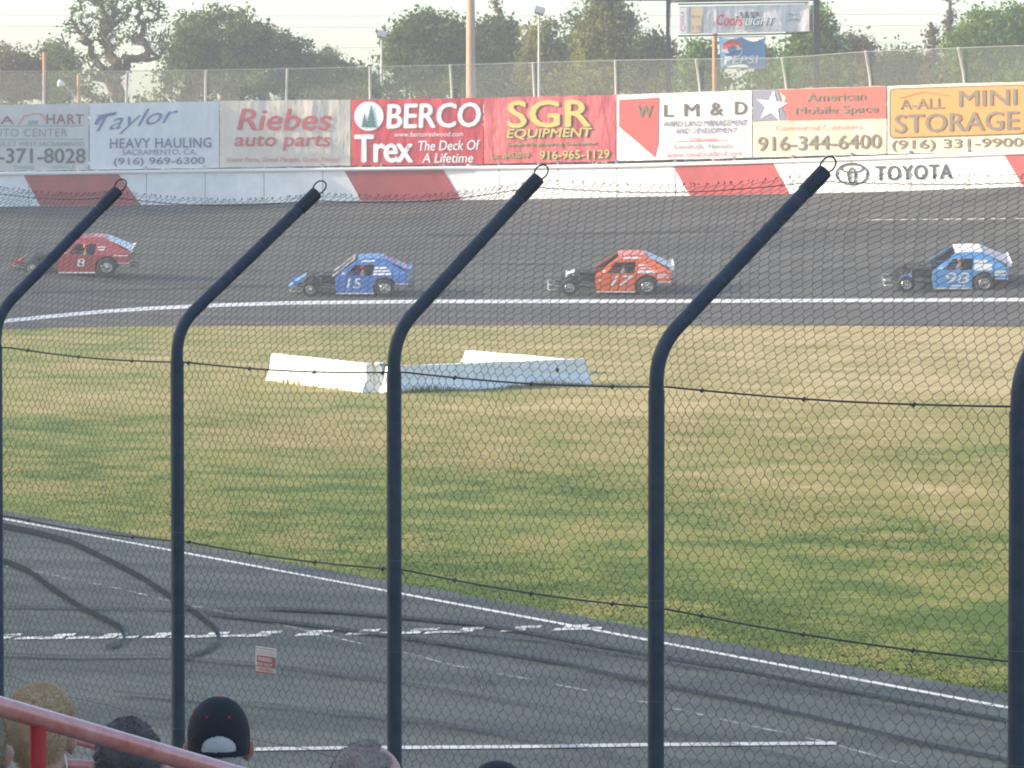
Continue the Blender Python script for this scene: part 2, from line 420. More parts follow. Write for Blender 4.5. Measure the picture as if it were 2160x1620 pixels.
# ------------------------------------------------------------------ lettering
def text_polys(s, bold=0.0, shear=0.0, space=1.0):
    cu = bpy.data.curves.new("t", 'FONT'); cu.body = s; cu.offset = 0; cu.shear = shear; cu.resolution_u = 3; cu.space_character = space
    ob = bpy.data.objects.new("t", cu); COL.objects.link(ob)
    dg = bpy.context.evaluated_depsgraph_get(); dg.update()
    me = bpy.data.meshes.new_from_object(ob.evaluated_get(dg))
    V = [v.co.copy() for v in me.vertices]; Fs = [tuple(p.vertices) for p in me.polygons]
    bpy.data.objects.remove(ob); bpy.data.curves.remove(cu); bpy.data.meshes.remove(me)
    x0 = min(v.x for v in V); x1 = max(v.x for v in V); y0 = min(v.y for v in V); y1 = max(v.y for v in V)
    return [((v.x - x0) / (x1 - x0), (v.y - y0) / (y1 - y0)) for v in V], Fs
def letters(s, box, mapf, m, parent, name="lettering", bold=.02, shear=0.0, tilt=0.0, space=1.0):
    """box: x0,y0,x1,y1 in photo pixels (y down); tilt: y change over the width"""
    UV, Fs = text_polys(s, bold, shear, space); x0, y0, x1, y1 = box
    V = []; F2 = []; h_ = y1 - y0; de = bold * .62 * h_
    g0 = mapf(x0, y0); g1 = mapf(x1, y0); g2 = mapf(x0, y1); nn = (g1 - g0).cross(g2 - g0).normalized(); nn = -nn if nn.y > 0 else nn
    st = (g1 - g0).length * .0004 + .0002
    # heavier strokes: the outline is printed again a hair's breadth to each side
    sh = [(0, 0)] if bold <= .012 else [(0, 0), (-de, 0), (de, 0), (0, de * .6), (0, -de * .6)]
    for k, (sx, sy) in enumerate(sh):
        b_ = len(V)
        V += [mapf(x0 + de + sx + u * (x1 - x0 - 2 * de), y1 + sy - v * h_ + tilt * (u - .5)) + nn * (st * k) for u, v in UV]
        F2 += [tuple(i + b_ for i in f) for f in Fs]
    return np_mesh(name, V, F2, m, parent)
def patch(poly, mapf, m, parent, name="printed_shape", sub=1):
    P = [Vector((x, y, 0)) for x, y in poly]
    tri = tessellate_polygon([P])
    return np_mesh(name, [mapf(x, y) for x, y in poly], [tuple(t) for t in tri], m, parent)

# ------------------------------------------------------------------ back wall
def wallP(px, f, off=0.0, lift=0.0):
    a = at(px, smooth_tab(YW, px), smooth_tab(DW, px) - off); b = at(px, smooth_tab(YT, px), smooth_tab(DW, px) - off)
    p = a.lerp(b, f); p.z += lift; return p
cols = list(range(-600, 2801, 25)); V = []; Fs = []
for c in cols:
    q0 = wallP(c, 0); q0.z -= .3; q1 = wallP(c, 1)
    V += [q0, q1, q1 + Vector((0, .32, 0)), q0 + Vector((0, .42, 0))]
for i in range(len(cols) - 1):
    for j in range(3): a = i * 4 + j; Fs.append((a, a + 1, a + 5, a + 4))
wall = np_mesh("boundary_wall", V, Fs, M['wall_white'])
tag(wall, "long white concrete track wall with slanted red blocks under the row of banners", "wall")
def wallmap(off):
    def f(x, y): 
        return at(x, y, smooth_tab(DW, x) - off)
    return f
for (a, b, c, d) in ((-640, -430, -595, -385), (50, 250, 85, 297), (727, 935, 762, 972), (1420, 1630, 1455, 1665), (2118, 2330, 2158, 2372)):
    n = 10; V = []; Fs = []
    for i in range(n + 1):
        t = i / n
        for f_ in (1.0, .5, 0.0):
            x = (a + (b - a) * t) * f_ + (c + (d - c) * t) * (1 - f_)
            V.append(wallP(x, f_ * .985 + .008, .02))
    for i in range(n):
        for j in range(2): q = i * 3 + j; Fs.append((q, q + 1, q + 4, q + 3))
    np_mesh("red_block", V, Fs, M['wall_red'], wall)
mj = mat("joint_grey", (.30, .31, .32), .9)  # grey of the joints between wall panels
V = []; Fs = []
for c in range(-560, 2800, 124):
    b = len(V); V += [wallP(c, .0, .012), wallP(c + 1.6, .0, .012), wallP(c + 1.6, .98, .012), wallP(c, .98, .012)]; Fs.append((b, b + 1, b + 2, b + 3))
np_mesh("panel_joint", V, Fs, mj, wall)
rail = MB(); rail.tube([wallP(c, 1.05, .08) for c in range(-600, 2801, 50)], .075, 8); rail.build("top_rail", mat("bright_rail", (.80, .80, .79), .45), wall, smooth=True)
for c in range(-560, 2800, 124):
    br = MB(); p = wallP(c, 1.0, -.05); br.box((p.x, p.y, p.z + .14), (.10, .14, .30)); br.build("bracket", M['metal_grey'], wall)
# maker's name painted on the wall
mtoy = mat("dark_wall_lettering", (.035, .05, .06), .7)
wm = wallmap(.05)
letters("TOYOTA", (1846, 348, 2008, 379), wm, mtoy, wall, "wall_lettering", .045, tilt=-5, space=1.12)
def ringpts(cx, cy, rx, ry, n=36): return [(cx + rx * math.cos(2 * math.pi * i / n), cy + ry * math.sin(2 * math.pi * i / n)) for i in range(n)]
def ring(cx, cy, rx, ry, th, name="emblem"):
    A = ringpts(cx, cy, rx, ry); B = ringpts(cx, cy, rx - th, ry - th * .8); n = len(A)
    return A + B, [(i, (i + 1) % n, n + (i + 1) % n, n + i) for i in range(n)]
EV = []; EF = []
for r in (ring(1797, 367, 35, 24, 4), ring(1797, 355, 25, 10, 4), ring(1797, 371, 9, 18, 4)):
    b = len(EV); EV += r[0]; EF += [tuple(i + b for i in f) for f in r[1]]
np_mesh("wall_emblem", [wm(x, y) for x, y in EV], EF, mtoy, wall)

# ------------------------------------------------------------------ banners
def vinyl(name, c, bump=.7, rough=.5):
    m = mat(name, c, rough, var=.05, scale=.8); t = m.node_tree; b = t.nodes["Principled BSDF"]
    tc = t.nodes.new("ShaderNodeTexCoord"); mp = t.nodes.new("ShaderNodeMapping"); mp.inputs["Rotation"].default_value = (0, .5, 0); mp.inputs["Scale"].default_value = (.9, .9, .35)
    t.links.new(tc.outputs["Object"], mp.inputs[0])
    n = t.nodes.new("ShaderNodeTexNoise"); n.inputs["Scale"].default_value = 1.3; n.inputs["Detail"].default_value = 3; t.links.new(mp.outputs[0], n.inputs["Vector"])
    bp = t.nodes.new("ShaderNodeBump"); bp.inputs["Strength"].default_value = bump; bp.inputs["Distance"].default_value = .25
    t.links.new(n.outputs["Fac"], bp.inputs["Height"]); t.links.new(bp.outputs[0], b.inputs["Normal"])
    return m
TOPS = [(-700, 226), (-95, 223), (188, 218), (463, 213), (740, 210), (1020, 206), (1300, 200), (1586, 190), (1870, 181), (2160, 172), (2800, 150)]
BOTS = [(-700, 368), (-95, 363), (188, 358), (463, 354), (740, 349), (1020, 346), (1300, 340), (1586, 332), (1870, 325), (2160, 318), (2800, 290)]
PL = {}
def plane_map(off):
    """each banner is stretched flat between its two ends; off is metres toward the track"""
    def f(x, y):
        P, Q, nr = PL['p']
        d = at(x, y, 1.0) - Vector((0, 0, CZ)); P_ = P + nr * off; e_ = Q - P
        # ray (d.x*k, d.y*k) meets the line P_ + t*e_
        k = (P_.x * e_.y - P_.y * e_.x) / (d.x * e_.y - d.y * e_.x)
        return Vector((0, 0, CZ)) + d * k
    return f
bmap = plane_map(0); bmap2 = plane_map(.03); bmap3 = plane_map(.06); bmap4 = plane_map(.09)
def banner(x0, x1, m, label):
    P = at(x0, 280, smooth_tab(DW, x0) + .10); Q = at(x1, 280, smooth_tab(DW, x1) + .10); P.z = Q.z = 0
    nr = Vector((Q.y - P.y, P.x - Q.x, 0)).normalized(); nr = -nr if nr.y > 0 else nr
    PL['p'] = (P, Q, nr)
    root = empty("banner", bmap((x0 + x1) / 2, lerp_tab(BOTS, (x0 + x1) / 2)))
    n = 12; V = []; Fs = []
    for i in range(n + 1):
        x = x0 + (x1 - x0) * i / n
        yt = lerp_tab(TOPS, x) + random.uniform(-.7, .7); yb = lerp_tab(BOTS, x) + random.uniform(-.7, .7)
        for j in range(7): V.append(bmap(x, yt + (yb - yt) * j / 6) - root.location)
    for i in range(n):
        for j in range(6): q = i * 7 + j; Fs.append((q, q + 1, q + 8, q + 7))
    np_mesh("sheet", V, Fs, m, root)
    tag(root, label, "banner", "advertising banners hung in a row on the far wall fence")
    return root
def rel(root, f):
    o = root.location.copy()
    return lambda x, y: f(x, y) - o
def ink(c, r=.5): 
    return mat("ink", c, r)
I = dict(brown=ink((.30, .11, .12)), grey=ink((.30, .32, .35)), green=ink((.22, .36, .32)), dark=ink((.07, .10, .13)), blue=ink((.16, .18, .38)), blue2=ink((.12, .15, .28)),
         red=ink((.55, .10, .11)), white=ink((.86, .88, .88)), forest=ink((.05, .20, .17)), yellow=ink((.46, .41, .10)), olive=ink((.32, .29, .08)), black=ink((.07, .07, .065)), ored=ink((.66, .10, .07)),
         pink=ink((.70, .25, .25)), navy=ink((.16, .17, .26)), orange=ink((.66, .225, .035)), brownblack=ink((.13, .115, .075)), maroon=ink((.22, .03, .035)))
# 0
b = banner(-92, 187, vinyl("vinyl_palegrey", (.62, .61, .57)), "pale grey auto center banner ending in 371-8028, at the left end of the row"); f = rel(b, bmap2)
letters("RA", (-22, 245, 30, 261), f, I['brown'], b, bold=.05); letters("HART", (98, 241, 177, 261), f, I['brown'], b, bold=.05, space=1.1)
letters("AUTO CENTER", (-28, 271, 142, 288), f, I['grey'], b, bold=.015, space=1.15); letters("EAGLE CT WEST SACRAMENTO", (-30, 299, 178, 308), f, I['green'], b, bold=.03)
letters("-371-8028", (-3, 313, 181, 344), f, I['dark'], b, bold=.045); letters("TOWING", (28, 350, 72, 357), f, I['green'], b); letters("SERVICE", (110, 349, 158, 356), f, I['green'], b)
for y in (265, 293.5): patch([(-80, y), (177, y - 1), (177, y + .6), (-80, y + 1.6)], f, I['green'], b)
patch([(60, 255), (80, 254), (80, 262), (60, 262)], f, I['green'], b)
patch([(38, 262), (50, 244), (72, 238), (90, 240), (98, 252), (95, 253), (88, 243), (72, 241), (52, 247), (42, 262)], f, I['pink'], b)
# 1
b = banner(189, 462, vinyl("vinyl_bluewhite", (.74, .75, .74)), "pale blue hauling banner with slanted blue script, second from left"); f = rel(b, bmap2)
def script(s, box, rise):
    UV, Fs = text_polys(s, .012, .45); x0, y0, x1, y1 = box
    np_mesh("script_lettering", [f(x0 + u * (x1 - x0), y1 - v * (y1 - y0) - rise * u) for u, v in UV], Fs, I['blue'], b)
script("Taylor", (203, 243, 376, 289), 22)
patch([(198, 262), (204, 250), (222, 240), (246, 236), (244, 242), (226, 246), (210, 256), (205, 264)], f, I['blue'], b)
letters("HEAVY HAULING", (232, 291, 446, 312), f, I['blue2'], b, bold=.035, tilt=-2, space=1.08); letters("SACRAMENTO, CA.", (258, 315, 415, 328), f, I['blue2'], b, bold=.0, tilt=-1)
letters("(916) 969-6300", (240, 332, 432, 351), f, I['blue2'], b, bold=.025, tilt=-2)
# 2
b = banner(464, 739, vinyl("vinyl_tan", (.66, .60, .50)), "beige parts banner with red italic lettering, left of the bright red banner"); f = rel(b, bmap2)
letters("Riebes", (500, 230, 700, 274), f, I['red'], b, bold=.05, shear=.2); letters("auto parts", (494, 286, 698, 317), f, I['red'], b, bold=.045, shear=.15)
letters("Good Parts, Good People, Great Prices!", (478, 331, 716, 344), f, I['pink'], b, bold=.02, shear=.2)
# 3
b = banner(741, 1019, vinyl("vinyl_red", (.60, .038, .055)), "bright red banner with a fir tree circle and big white lettering"); f = rel(b, bmap2); f3 = rel(b, bmap3)
patch(ringpts(778, 245, 31, 31), f, I['white'], b)
def fir(cx, base, top, hw):
    L = []; Rr = []; k = 6
    for i in range(k):
        t0 = i / k; y0 = top + (base - top) * t0; y1 = top + (base - top) * (i + 1) / k
        L += [(cx - hw * t0 * .6 - .5, y0), (cx - hw * (i + 1) / k, y1)]; Rr += [(cx + hw * t0 * .6 + .5, y0), (cx + hw * (i + 1) / k, y1)]
    patch(L + Rr[::-1], f3, I['forest'], b)
fir(783, 268, 221, 12); fir(769, 268, 239, 8)
letters("BERCO", (815, 218, 1015, 269), f, I['white'], b, bold=.06, shear=.06, tilt=-4); letters("www.bercoredwood.com", (832, 278, 977, 288), f, I['white'], b, bold=.01, shear=.15, tilt=-1)
letters("Trex", (747, 285, 872, 342), f, I['white'], b, bold=.06, space=.92)
for k in range(4): patch([(848 + 4 * k, 303 + 5 * k), (858 + 4 * k, 303 + 5 * k), (859 + 4 * k, 304.4 + 5 * k), (849 + 4 * k, 304.4 + 5 * k)], f3, I['maroon'], b)  # dark red stripes printed across the x
letters("The Deck Of", (882, 296, 1013, 317), f, I['white'], b, bold=.035, shear=.18, tilt=-2); letters("A Lifetime", (890, 323, 998, 343), f, I['white'], b, bold=.035, shear=.18, tilt=-1)
# 4
b = banner(1021, 1299, vinyl("vinyl_darkred", (.46, .065, .08), .9), "wrinkled dark red equipment banner with yellow lettering"); f = rel(b, bmap2); f3 = rel(b, bmap3)
for s_, bx, sh, bo in (("SGR", (1070, 212, 1247, 268), 0, .055), ("EQUIPMENT", (1068, 271, 1250, 293), .15, .05), ("General Engineering Contractor", (1068, 299, 1258, 308), .05, .02), ("916-965-1129", (1138, 317, 1286, 335), 0, .045), ("Lic. #452010", (1036, 322, 1116, 334), 0, .03)):
    mm = I['yellow'] if bx[3] - bx[1] > 15 else I['olive']
    letters(s_, (bx[0] + 1.5, bx[1] + 1.5, bx[2] + 1.5, bx[3] + 1.5), f, I['brownblack'], b, bold=bo, shear=sh, tilt=-3)
    letters(s_, bx, f3, mm, b, bold=bo, shear=sh, tilt=-3)
# 5
b = banner(1301, 1586, vinyl("vinyl_white", (.66, .64, .62), 1.0), "creased white land banner with a red Nevada outline at its left"); f = rel(b, bmap2); f3 = rel(b, bmap3)
patch([(1306, 211), (1389, 206), (1388, 305), (1385, 312), (1381, 331), (1306, 267)], f, ink((.52, .055, .045)), b)
letters("W", (1343, 222, 1377, 248), f3, I['brownblack'], b, bold=.06)
for s_, bx in (("L", (1400, 221, 1421, 246)), ("M", (1443, 219, 1474, 245)), ("&", (1498, 217, 1525, 243)), ("D", (1550, 215, 1576, 241))): letters(s_, bx, f, I['black'], b, bold=.05)
letters("WARD LAND MANAGEMENT", (1399, 254, 1577, 266), f, I['blue2'], b, bold=.02, shear=.15, tilt=-3); letters("AND DEVELOPMENT", (1424, 270, 1555, 281), f, I['blue2'], b, bold=.02, shear=.15, tilt=-2)
letters("Discover", (1455, 289, 1515, 297), f, I['ored'], b, bold=.01, shear=.2); patch([(1428, 298.5), (1541, 295), (1541, 296.2), (1428, 299.7)], f, I['ored'], b)
letters("Lovelock, Nevada", (1422, 303, 1544, 315), f, I['grey'], b, bold=.03, tilt=-2); letters("www.lovelockland.com", (1405, 319, 1565, 330), f, I['pink'], b, bold=.02, shear=.1, tilt=-4)
# 6
b = banner(1588, 1870, vinyl("vinyl_cream", (.56, .49, .36), .6), "cream container banner with a white star and red field on top"); f = rel(b, bmap2); f3 = rel(b, bmap3)
def tb(x, g): return lerp_tab(TOPS, x) + g
patch([(1588, tb(1588, 1)), (1640, tb(1640, 1)), (1662, 252), (1588, 256)], f, I['navy'], b)
patch([(1640, tb(1640, 1)), (1869, tb(1869, 1)), (1869, 249), (1662, 254), (1650, 232), (1657, 205)], f, ink((.52, .075, .055)), b)
def star(cx, cy, r, rot=0): return [(cx + (r if i % 2 == 0 else r * .40) * math.sin(math.pi * i / 5 + rot), cy - (r if i % 2 == 0 else r * .40) * math.cos(math.pi * i / 5 + rot)) for i in range(10)]
patch(star(1628, 224, 34, .12), f3, I['white'], b)
letters("American", (1702, 195, 1826, 213), f3, I['brownblack'], b, bold=.05, tilt=-4); letters("Mobile Space", (1677, 223, 1853, 244), f3, I['brownblack'], b, bold=.05, tilt=-5)
letters("Commercial Containers", (1636, 263, 1818, 274), f, I['pink'], b, bold=.0, tilt=-3); letters("916-344-6400", (1598, 286, 1859, 316), f, I['brownblack'], b, bold=.045, tilt=-6)
# 7
b = banner(1872, 2172, vinyl("vinyl_cream2", (.58, .51, .37), .3), "orange storage banner with a black rounded frame, right end of the row"); f = rel(b, bmap2); f3 = rel(b, bmap3)
def rr(x0, y0, x1, y1, r, tl):
    pts = []
    for cx, cy, a0 in ((x1 - r, y0 + r, -90), (x1 - r, y1 - r, 0), (x0 + r, y1 - r, 90), (x0 + r, y0 + r, 180)):
        for k in range(5): a = R(a0 + k * 22.5); x = cx + r * math.cos(a); pts.append((x, cy + r * math.sin(a) + tl * ((x - x0) / (x1 - x0) - .5)))
    return pts
patch(rr(1876, 182, 2165, 288, 10, -9), f, I['brownblack'], b); patch(rr(1880, 185, 2161, 285, 9, -9), f3, I['orange'], b)
f4 = rel(b, bmap4)
letters("A-ALL", (1898, 208, 1993, 230), f4, I['brownblack'], b, bold=.03, tilt=-3); letters("MINI", (2022, 190, 2145, 223), f4, I['brownblack'], b, bold=.055, tilt=-4)
letters("STORAGE", (1887, 238, 2150, 277), f4, I['brownblack'], b, bold=.055, tilt=-8); letters("(916) 331-9900", (1881, 293, 2158, 318), f, I['brownblack'], b, bold=.04, tilt=-6)
patch([(1897, 206), (1945, 193), (2003, 201), (2003, 203), (1945, 195), (1897, 208)], f4, ink((.6, .12, .05)), b)
# one beyond each edge of the picture
b = banner(-380, -94, vinyl("vinyl_plain", (.45, .47, .5)), "plain grey banner further along, past the left end of the row"); b = banner(2174, 2460, vinyl("vinyl_plain2", (.5, .45, .35)), "plain tan banner further along, past the right end of the row")

# ------------------------------------------------------------------ far catch fence
FT = [(-400, 160), (0, 150), (270, 150), (605, 145), (955, 137), (1300, 127), (1655, 122), (1835, 108), (2160, 96), (2600, 80)]
ff = empty("catch_fence", at(1080, 207, 173)); tag(ff, "tall galvanised wire mesh fence standing behind and above the banner row", "fence")
fo = ff.location
def ffP(px, v):       # v 0..1 up, leaning in toward the track
    y = lerp_tab(TOPS, px) + 14 + (lerp_tab(FT, px) - lerp_tab(TOPS, px) - 14) * v
    return at(px, y, smooth_tab(DW, px) + .55 - .45 * v * v)
def lattice(Pf, nw, nj, r, sides=3, knuckle=.16, jit=0.0):
    """chain link: nw zigzag wires, nj half cells high; Pf(i, j arrays)->(..,3)"""
    I_ = np.arange(nw); out = []
    js = []; ix = []
    for j in range(nj + 1):
        for s in (-knuckle, knuckle):
            js.append(j + s)
    js = np.array(js); par = (np.repeat(np.arange(nj + 1), 2))
    T = I_[:, None] + ((par[None, :] + I_[:, None]) % 2) * 1.0
    # small in and out offset so wires pass round each other
    J = np.repeat(js[None, :], nw, 0)
    P = Pf(T, J)                                    # nw, m, 3
    m = P.shape[1]
    d = np.gradient(P, axis=1); d /= np.linalg.norm(d, axis=2, keepdims=True) + 1e-9
    ref = np.array([0.31, 0.9, 0.1]); a = np.cross(d, ref); a /= np.linalg.norm(a, axis=2, keepdims=True); b_ = np.cross(a, d)
    V = np.stack([P + r * (a * math.cos(2 * math.pi * k / sides) + b_ * math.sin(2 * math.pi * k / sides)) for k in range(sides)], 2)
    V = V.reshape(-1, 3)
    base = (np.arange(nw)[:, None] * m + np.arange(m - 1)[None, :]) * sides
    Fq = []
    for k in range(sides):
        k2 = (k + 1) % sides
        Fq.append(np.stack([base + k, base + k2, base + sides + k2, base + sides + k], -1).reshape(-1, 4))
    return V, np.concatenate(Fq)
def far_mesh():
    nx = 1300; x0, x1 = -420, 2580
    pxs = np.linspace(x0, x1, 121); g = np.array([[tuple(ffP(p, v) - fo) for v in np.linspace(-.0, 1.0, 6)] for p in pxs])
    nj = 38
    def Pf(T, J):
        u = T / nx * 120; v = np.clip(J / nj, -.02, 1.02) * 5
        i = np.clip(u.astype(int), 0, 119); k = np.clip(v.astype(int), 0, 4); fu = (u - i)[..., None]; fv = (v - k)[..., None]
        return g[i, k] * (1 - fu) * (1 - fv) + g[i + 1, k] * fu * (1 - fv) + g[i, k + 1] * (1 - fu) * fv + g[i + 1, k + 1] * fu * fv
    return lattice(Pf, nx, nj, .0043, 3, .12)
v_, f_ = far_mesh(); np_mesh("mesh_wire", v_, f_, M['wire_far'], ff)
tw = MB(); tw.tube([ffP(p, 1.0) - fo for p in range(-400, 2600, 60)], .014, 5); tw.build("top_wire", M['wire_far'], ff)
for p, dx in ((-250, 0), (-80, 0), (92, 2), (266, 3), (433, 2), (604, 2), (781, -1), (954, -4), (1128, -4), (1300, -2), (1478, -10), (1660, -10), (1838, -12), (2036, -14), (2230, -12), (2420, -12)):
    q = MB(); pts = []
    for v in (-.6, 0, .4, .7, 1.0):
        c = ffP(p, v); c.x += dx / 52.0 * max(0, v) ** 1.5; pts.append(c - fo)
    q.tube(pts, .055, 8); q.build("post", mat("post_pale", (.62, .60, .55), .5, .3) if p == 92 else bpy.data.materials["post_pale"] if "post_pale" in bpy.data.materials else M['steel'], ff, smooth=True)

# ------------------------------------------------------------------ poles, lamps, scoreboard, signs
GZ = 3.85
def pole(name, px, ytop, D, r, m, label, cat, lean=0.0, rt=None):
    top = at(px, ytop, D); root = empty(name, (top.x + lean, D, GZ)); q = MB()
    q.tube([(0, 0, -.3), (-lean * .5, 0, (top.z - GZ) * .5), (-lean, 0, top.z - GZ)], r, 14, radii=[r * 1.12, r * 1.05, rt or r])
    q.build("shaft", m, root, smooth=True); tag(root, label, cat); return root, top
pole("utility_pole", 992, -90, 182, .20, M['wood_grey'], "thick weathered wooden pole rising past the top of the photo behind the red banners", "pole", .05, .17)
pole("wooden_post", 94, 111, 184, .09, M['wood'], "slim reddish wooden post behind the left end of the far fence", "post")
r_, top = pole("street_lamp", 166, 158, 186, .085, M['wood'], "short brown pole with a curved arm and one bright street light at left", "street lamp")
q = MB(); z = top.z - r_.location.z; q.tube([(-.02, 0, z - 1.15), (-.35, -.05, z - .70), (-.62, -.08, z - .46), (-.9, -.1, z - .42)], .035, 8); q.build("arm", M['metal_grey'], r_, smooth=True)
q = MB(); q.lathe([(0.01, .0), (.13, .02), (.17, .10), (.10, .26), (.03, .34)], Matrix.Translation((-.92, -.1, z - .34)) @ Matrix.Rotation(R(180), 4, 'X') @ Matrix.Rotation(R(75), 4, 'Y'), 14)
q.build("lamp_head", mat("lamp_white", (.85, .84, .80), .35), r_, smooth=True)
for px, yt, D, lab in ((805, 84, 205, "slender grey light pole with a small floodlight, above the fir tree banner"), (1137, 34, 200, "slender grey light pole with a tilted floodlight, between the pole and the scoreboard")):
    r_, top = pole("light_pole", px, yt, D, .075, M['metal_grey'], lab, "light pole", rt=.05); tag(r_, group="floodlight poles behind the far fence"); z = top.z - GZ
    q = MB(); q.tube([(0, 0, z - .1), (.02, -.1, z + .12)], .03, 6); q.build("bracket", M['metal_grey'], r_)
    q = MB(); Mx = Matrix.Translation((.03, -.18, z + .22)) @ Matrix.Rotation(R(-32), 4, 'X') @ Matrix.Rotation(R(18), 4, 'Y')
    q.box((0, 0, 0), (.42, .22, .30), Mx); q.box((0, -.13, 0), (.46, .03, .34), Mx); q.build("floodlight", mat("lamp_casing", (.34, .35, .36), .45, .3), r_, bevel=.02)

# scoreboard frame with hanging banner
DS = 184.0
sb = empty("scoreboard_frame", at(1566, 190, DS)); tag(sb, "tall black steel scoreboard legs and crossbeam holding the beer banner", "scoreboard"); so_ = sb.location
for px, wd in ((1410, 10), (1722, 12)):
    q = MB(); a = at(px, 260, DS) - so_; bt = at(px, -60, DS) - so_; w_ = wd / 9000 * DS
    q.box(((a.x + bt.x) / 2, 0, (a.z + bt.z) / 2), (w_, w_, bt.z - a.z)); q.build("leg", M['black_steel'], sb, bevel=.01)
q = MB(); a = at(1252, 2, DS) - so_; c = at(1722, 2, DS) - so_; c.z = a.z
tz = (at(1252, -60, DS) - so_).z
q.box(((a.x + c.x) / 2, -.22, (a.z + tz) / 2), (c.x - a.x, .18, tz - a.z)); q.build("display_board", M['black_steel'], sb)
q = MB()
for (x0, y0, x1, y1) in ((1430, 9, 1706, 5), (1430, 76, 1706, 70), (1414, 4, 1716, -1)):
    pa = at(x0, y0, DS - .12) - so_; pb = at(x1, y1, DS - .12) - so_; q.tube([pa, pb], .035, 6)
q.build("crossbar", M['black_steel'], sb)
q = MB(); q.tube([at(1414, 8, DS - .1) - so_, at(1414, 76, DS - .1) - so_], .02, 5); q.tube([at(1716, 2, DS - .1) - so_, at(1716, 68, DS - .1) - so_], .02, 5); q.build("hanger", M['metal_grey'], sb)
cb = empty("hanging_banner", at(1570, 70, DS - .2)); tag(cb, "long silver beer banner with red script and chequered flag hung between black legs", "banner"); co = cb.location
def cm(off): return lambda x, y: at(x, y, DS - .2 - off) - co
V = []; Fs = []
for i in range(15):
    x = 1433 + 274 * i / 14
    for j in range(6): yt = 14 - 6 * i / 14; V.append(cm(.0 + .03 * math.sin(i * 1.9))(x, yt + 58 * j / 5))
for i in range(14):
    for j in range(5): p = i * 6 + j; Fs.append((p, p + 1, p + 7, p + 6))
np_mesh("sheet", V, Fs, vinyl("vinyl_silver", (.64, .62, .62), 1.0), cb)
c1 = cm(.06); c2 = cm(.09)
patch([(1434, 17), (1448, 17), (1448, 70), (1434, 71)], c1, I['white'], cb); patch([(1458, 16), (1484, 15), (1478, 69), (1457, 70)], c1, ink((.78, .60, .36)), cb)
UV, Fs = text_polys("Coors", .03, .2); np_mesh("lettering", [c2(1436 + v * 10, 66 - u * 42) for u, v in UV], Fs, I['red'], cb)
letters("Sports", (1459, 31, 1477, 39), c2, I['grey'], cb); letters("& 05", (1459, 54, 1479, 62), c2, I['grey'], cb)
letters("Coors", (1512, 31, 1568, 54), c2, ink((.62, .05, .10)), cb, bold=.03, shear=.35, tilt=3)
letters("LIGHT", (1572, 38, 1637, 54), c2, I['dark'], cb, bold=.05, shear=.3, tilt=-3); letters("LIGHT", (1571, 37, 1635, 52.5), cm(.11), I['white'], cb, bold=.03, shear=.3, tilt=-3)
letters("RACING", (1546, 57.5, 1594, 62), c2, I['grey'], cb, bold=.02)
for r0 in range(3):
    for k in range(4):
        x = 1560 + k * 11 - r0 * 4 + (5.5 if r0 % 2 else 0); y = 25 + r0 * 4.5
        patch([(x + 2, y), (x + 8, y), (x + 5.5, y + 4), (x - 1, y + 4)], c2, I['dark'], cb)
patch([(1657, 46), (1668, 40), (1684, 40), (1687, 44), (1676, 42), (1666, 43)], c2, I['navy'], cb); patch([(1661, 36), (1667, 27), (1672, 31), (1678, 29), (1683, 35), (1677, 31), (1672, 34), (1667, 30)], c2, I['navy'], cb)
# cola sign on its own post
pr, top = pole("sign_post", 1508, 66, 190, .11, M['wood'], "orange brown wooden post left of the blue cola banner", "post")
ps = empty("cola_banner", at(1566, 142, 189.6)); tag(ps, "sagging blue cola banner with a red white and blue globe, under the beer banner", "banner"); po = ps.location
def pm(off): return lambda x, y: at(x, y, 189.6 - off - .12 * math.sin((x - 1515) * .05)) - po
V = []; Fs = []
for i in range(15):
    t = i / 14; x = 1516 + 98 * t; yt = 79 + 3 * math.sin(t * math.pi * 2) ** 2 + (6 * math.sin(math.pi * max(0, (t - .5) * 2)) if t > .5 else 0); yb = 142 - 6 * math.sin(math.pi * t) if t < .6 else 138 + 4 * t
    for j in range(6): V.append(pm(0)(x + 5 * j / 5 * (1 - t), yt + (yb - yt) * j / 5))
for i in range(14):
    for j in range(5): p = i * 6 + j; Fs.append((p, p + 1, p + 7, p + 6))
np_mesh("sheet", V, Fs, vinyl("vinyl_blue", (.13, .33, .58), .8), ps)
g1 = pm(.05); g2 = pm(.08); g3 = pm(.11)
patch(ringpts(1544, 104, 22, 20), g1, I['white'], ps)
top_h = [(1544 + 21 * math.cos(a), 103 - 19 * math.sin(a)) for a in [math.pi * k / 12 for k in range(13)]]
patch(top_h + [(1532, 103), (1546, 96), (1558, 95)], g2, ink((.62, .07, .06)), ps)
patch([(1523, 110), (1536, 112), (1550, 107), (1565, 104), (1562, 113), (1555, 120), (1544, 123), (1531, 119)], g2, ink((.10, .20, .42)), ps)
letters("PEPSI", (1527, 118, 1600, 134), g3, I['white'], ps, bold=.06, shear=.15, tilt=-2)
q = MB(); q.tube([at(1505, 144, 189.6) - po, at(1615, 143, 189.6) - po], .03, 6); q.tube([at(1505, 78, 189.6) - po, at(1615, 77, 189.6) - po], .03, 6); q.build("support_bar", M['metal_grey'], ps)

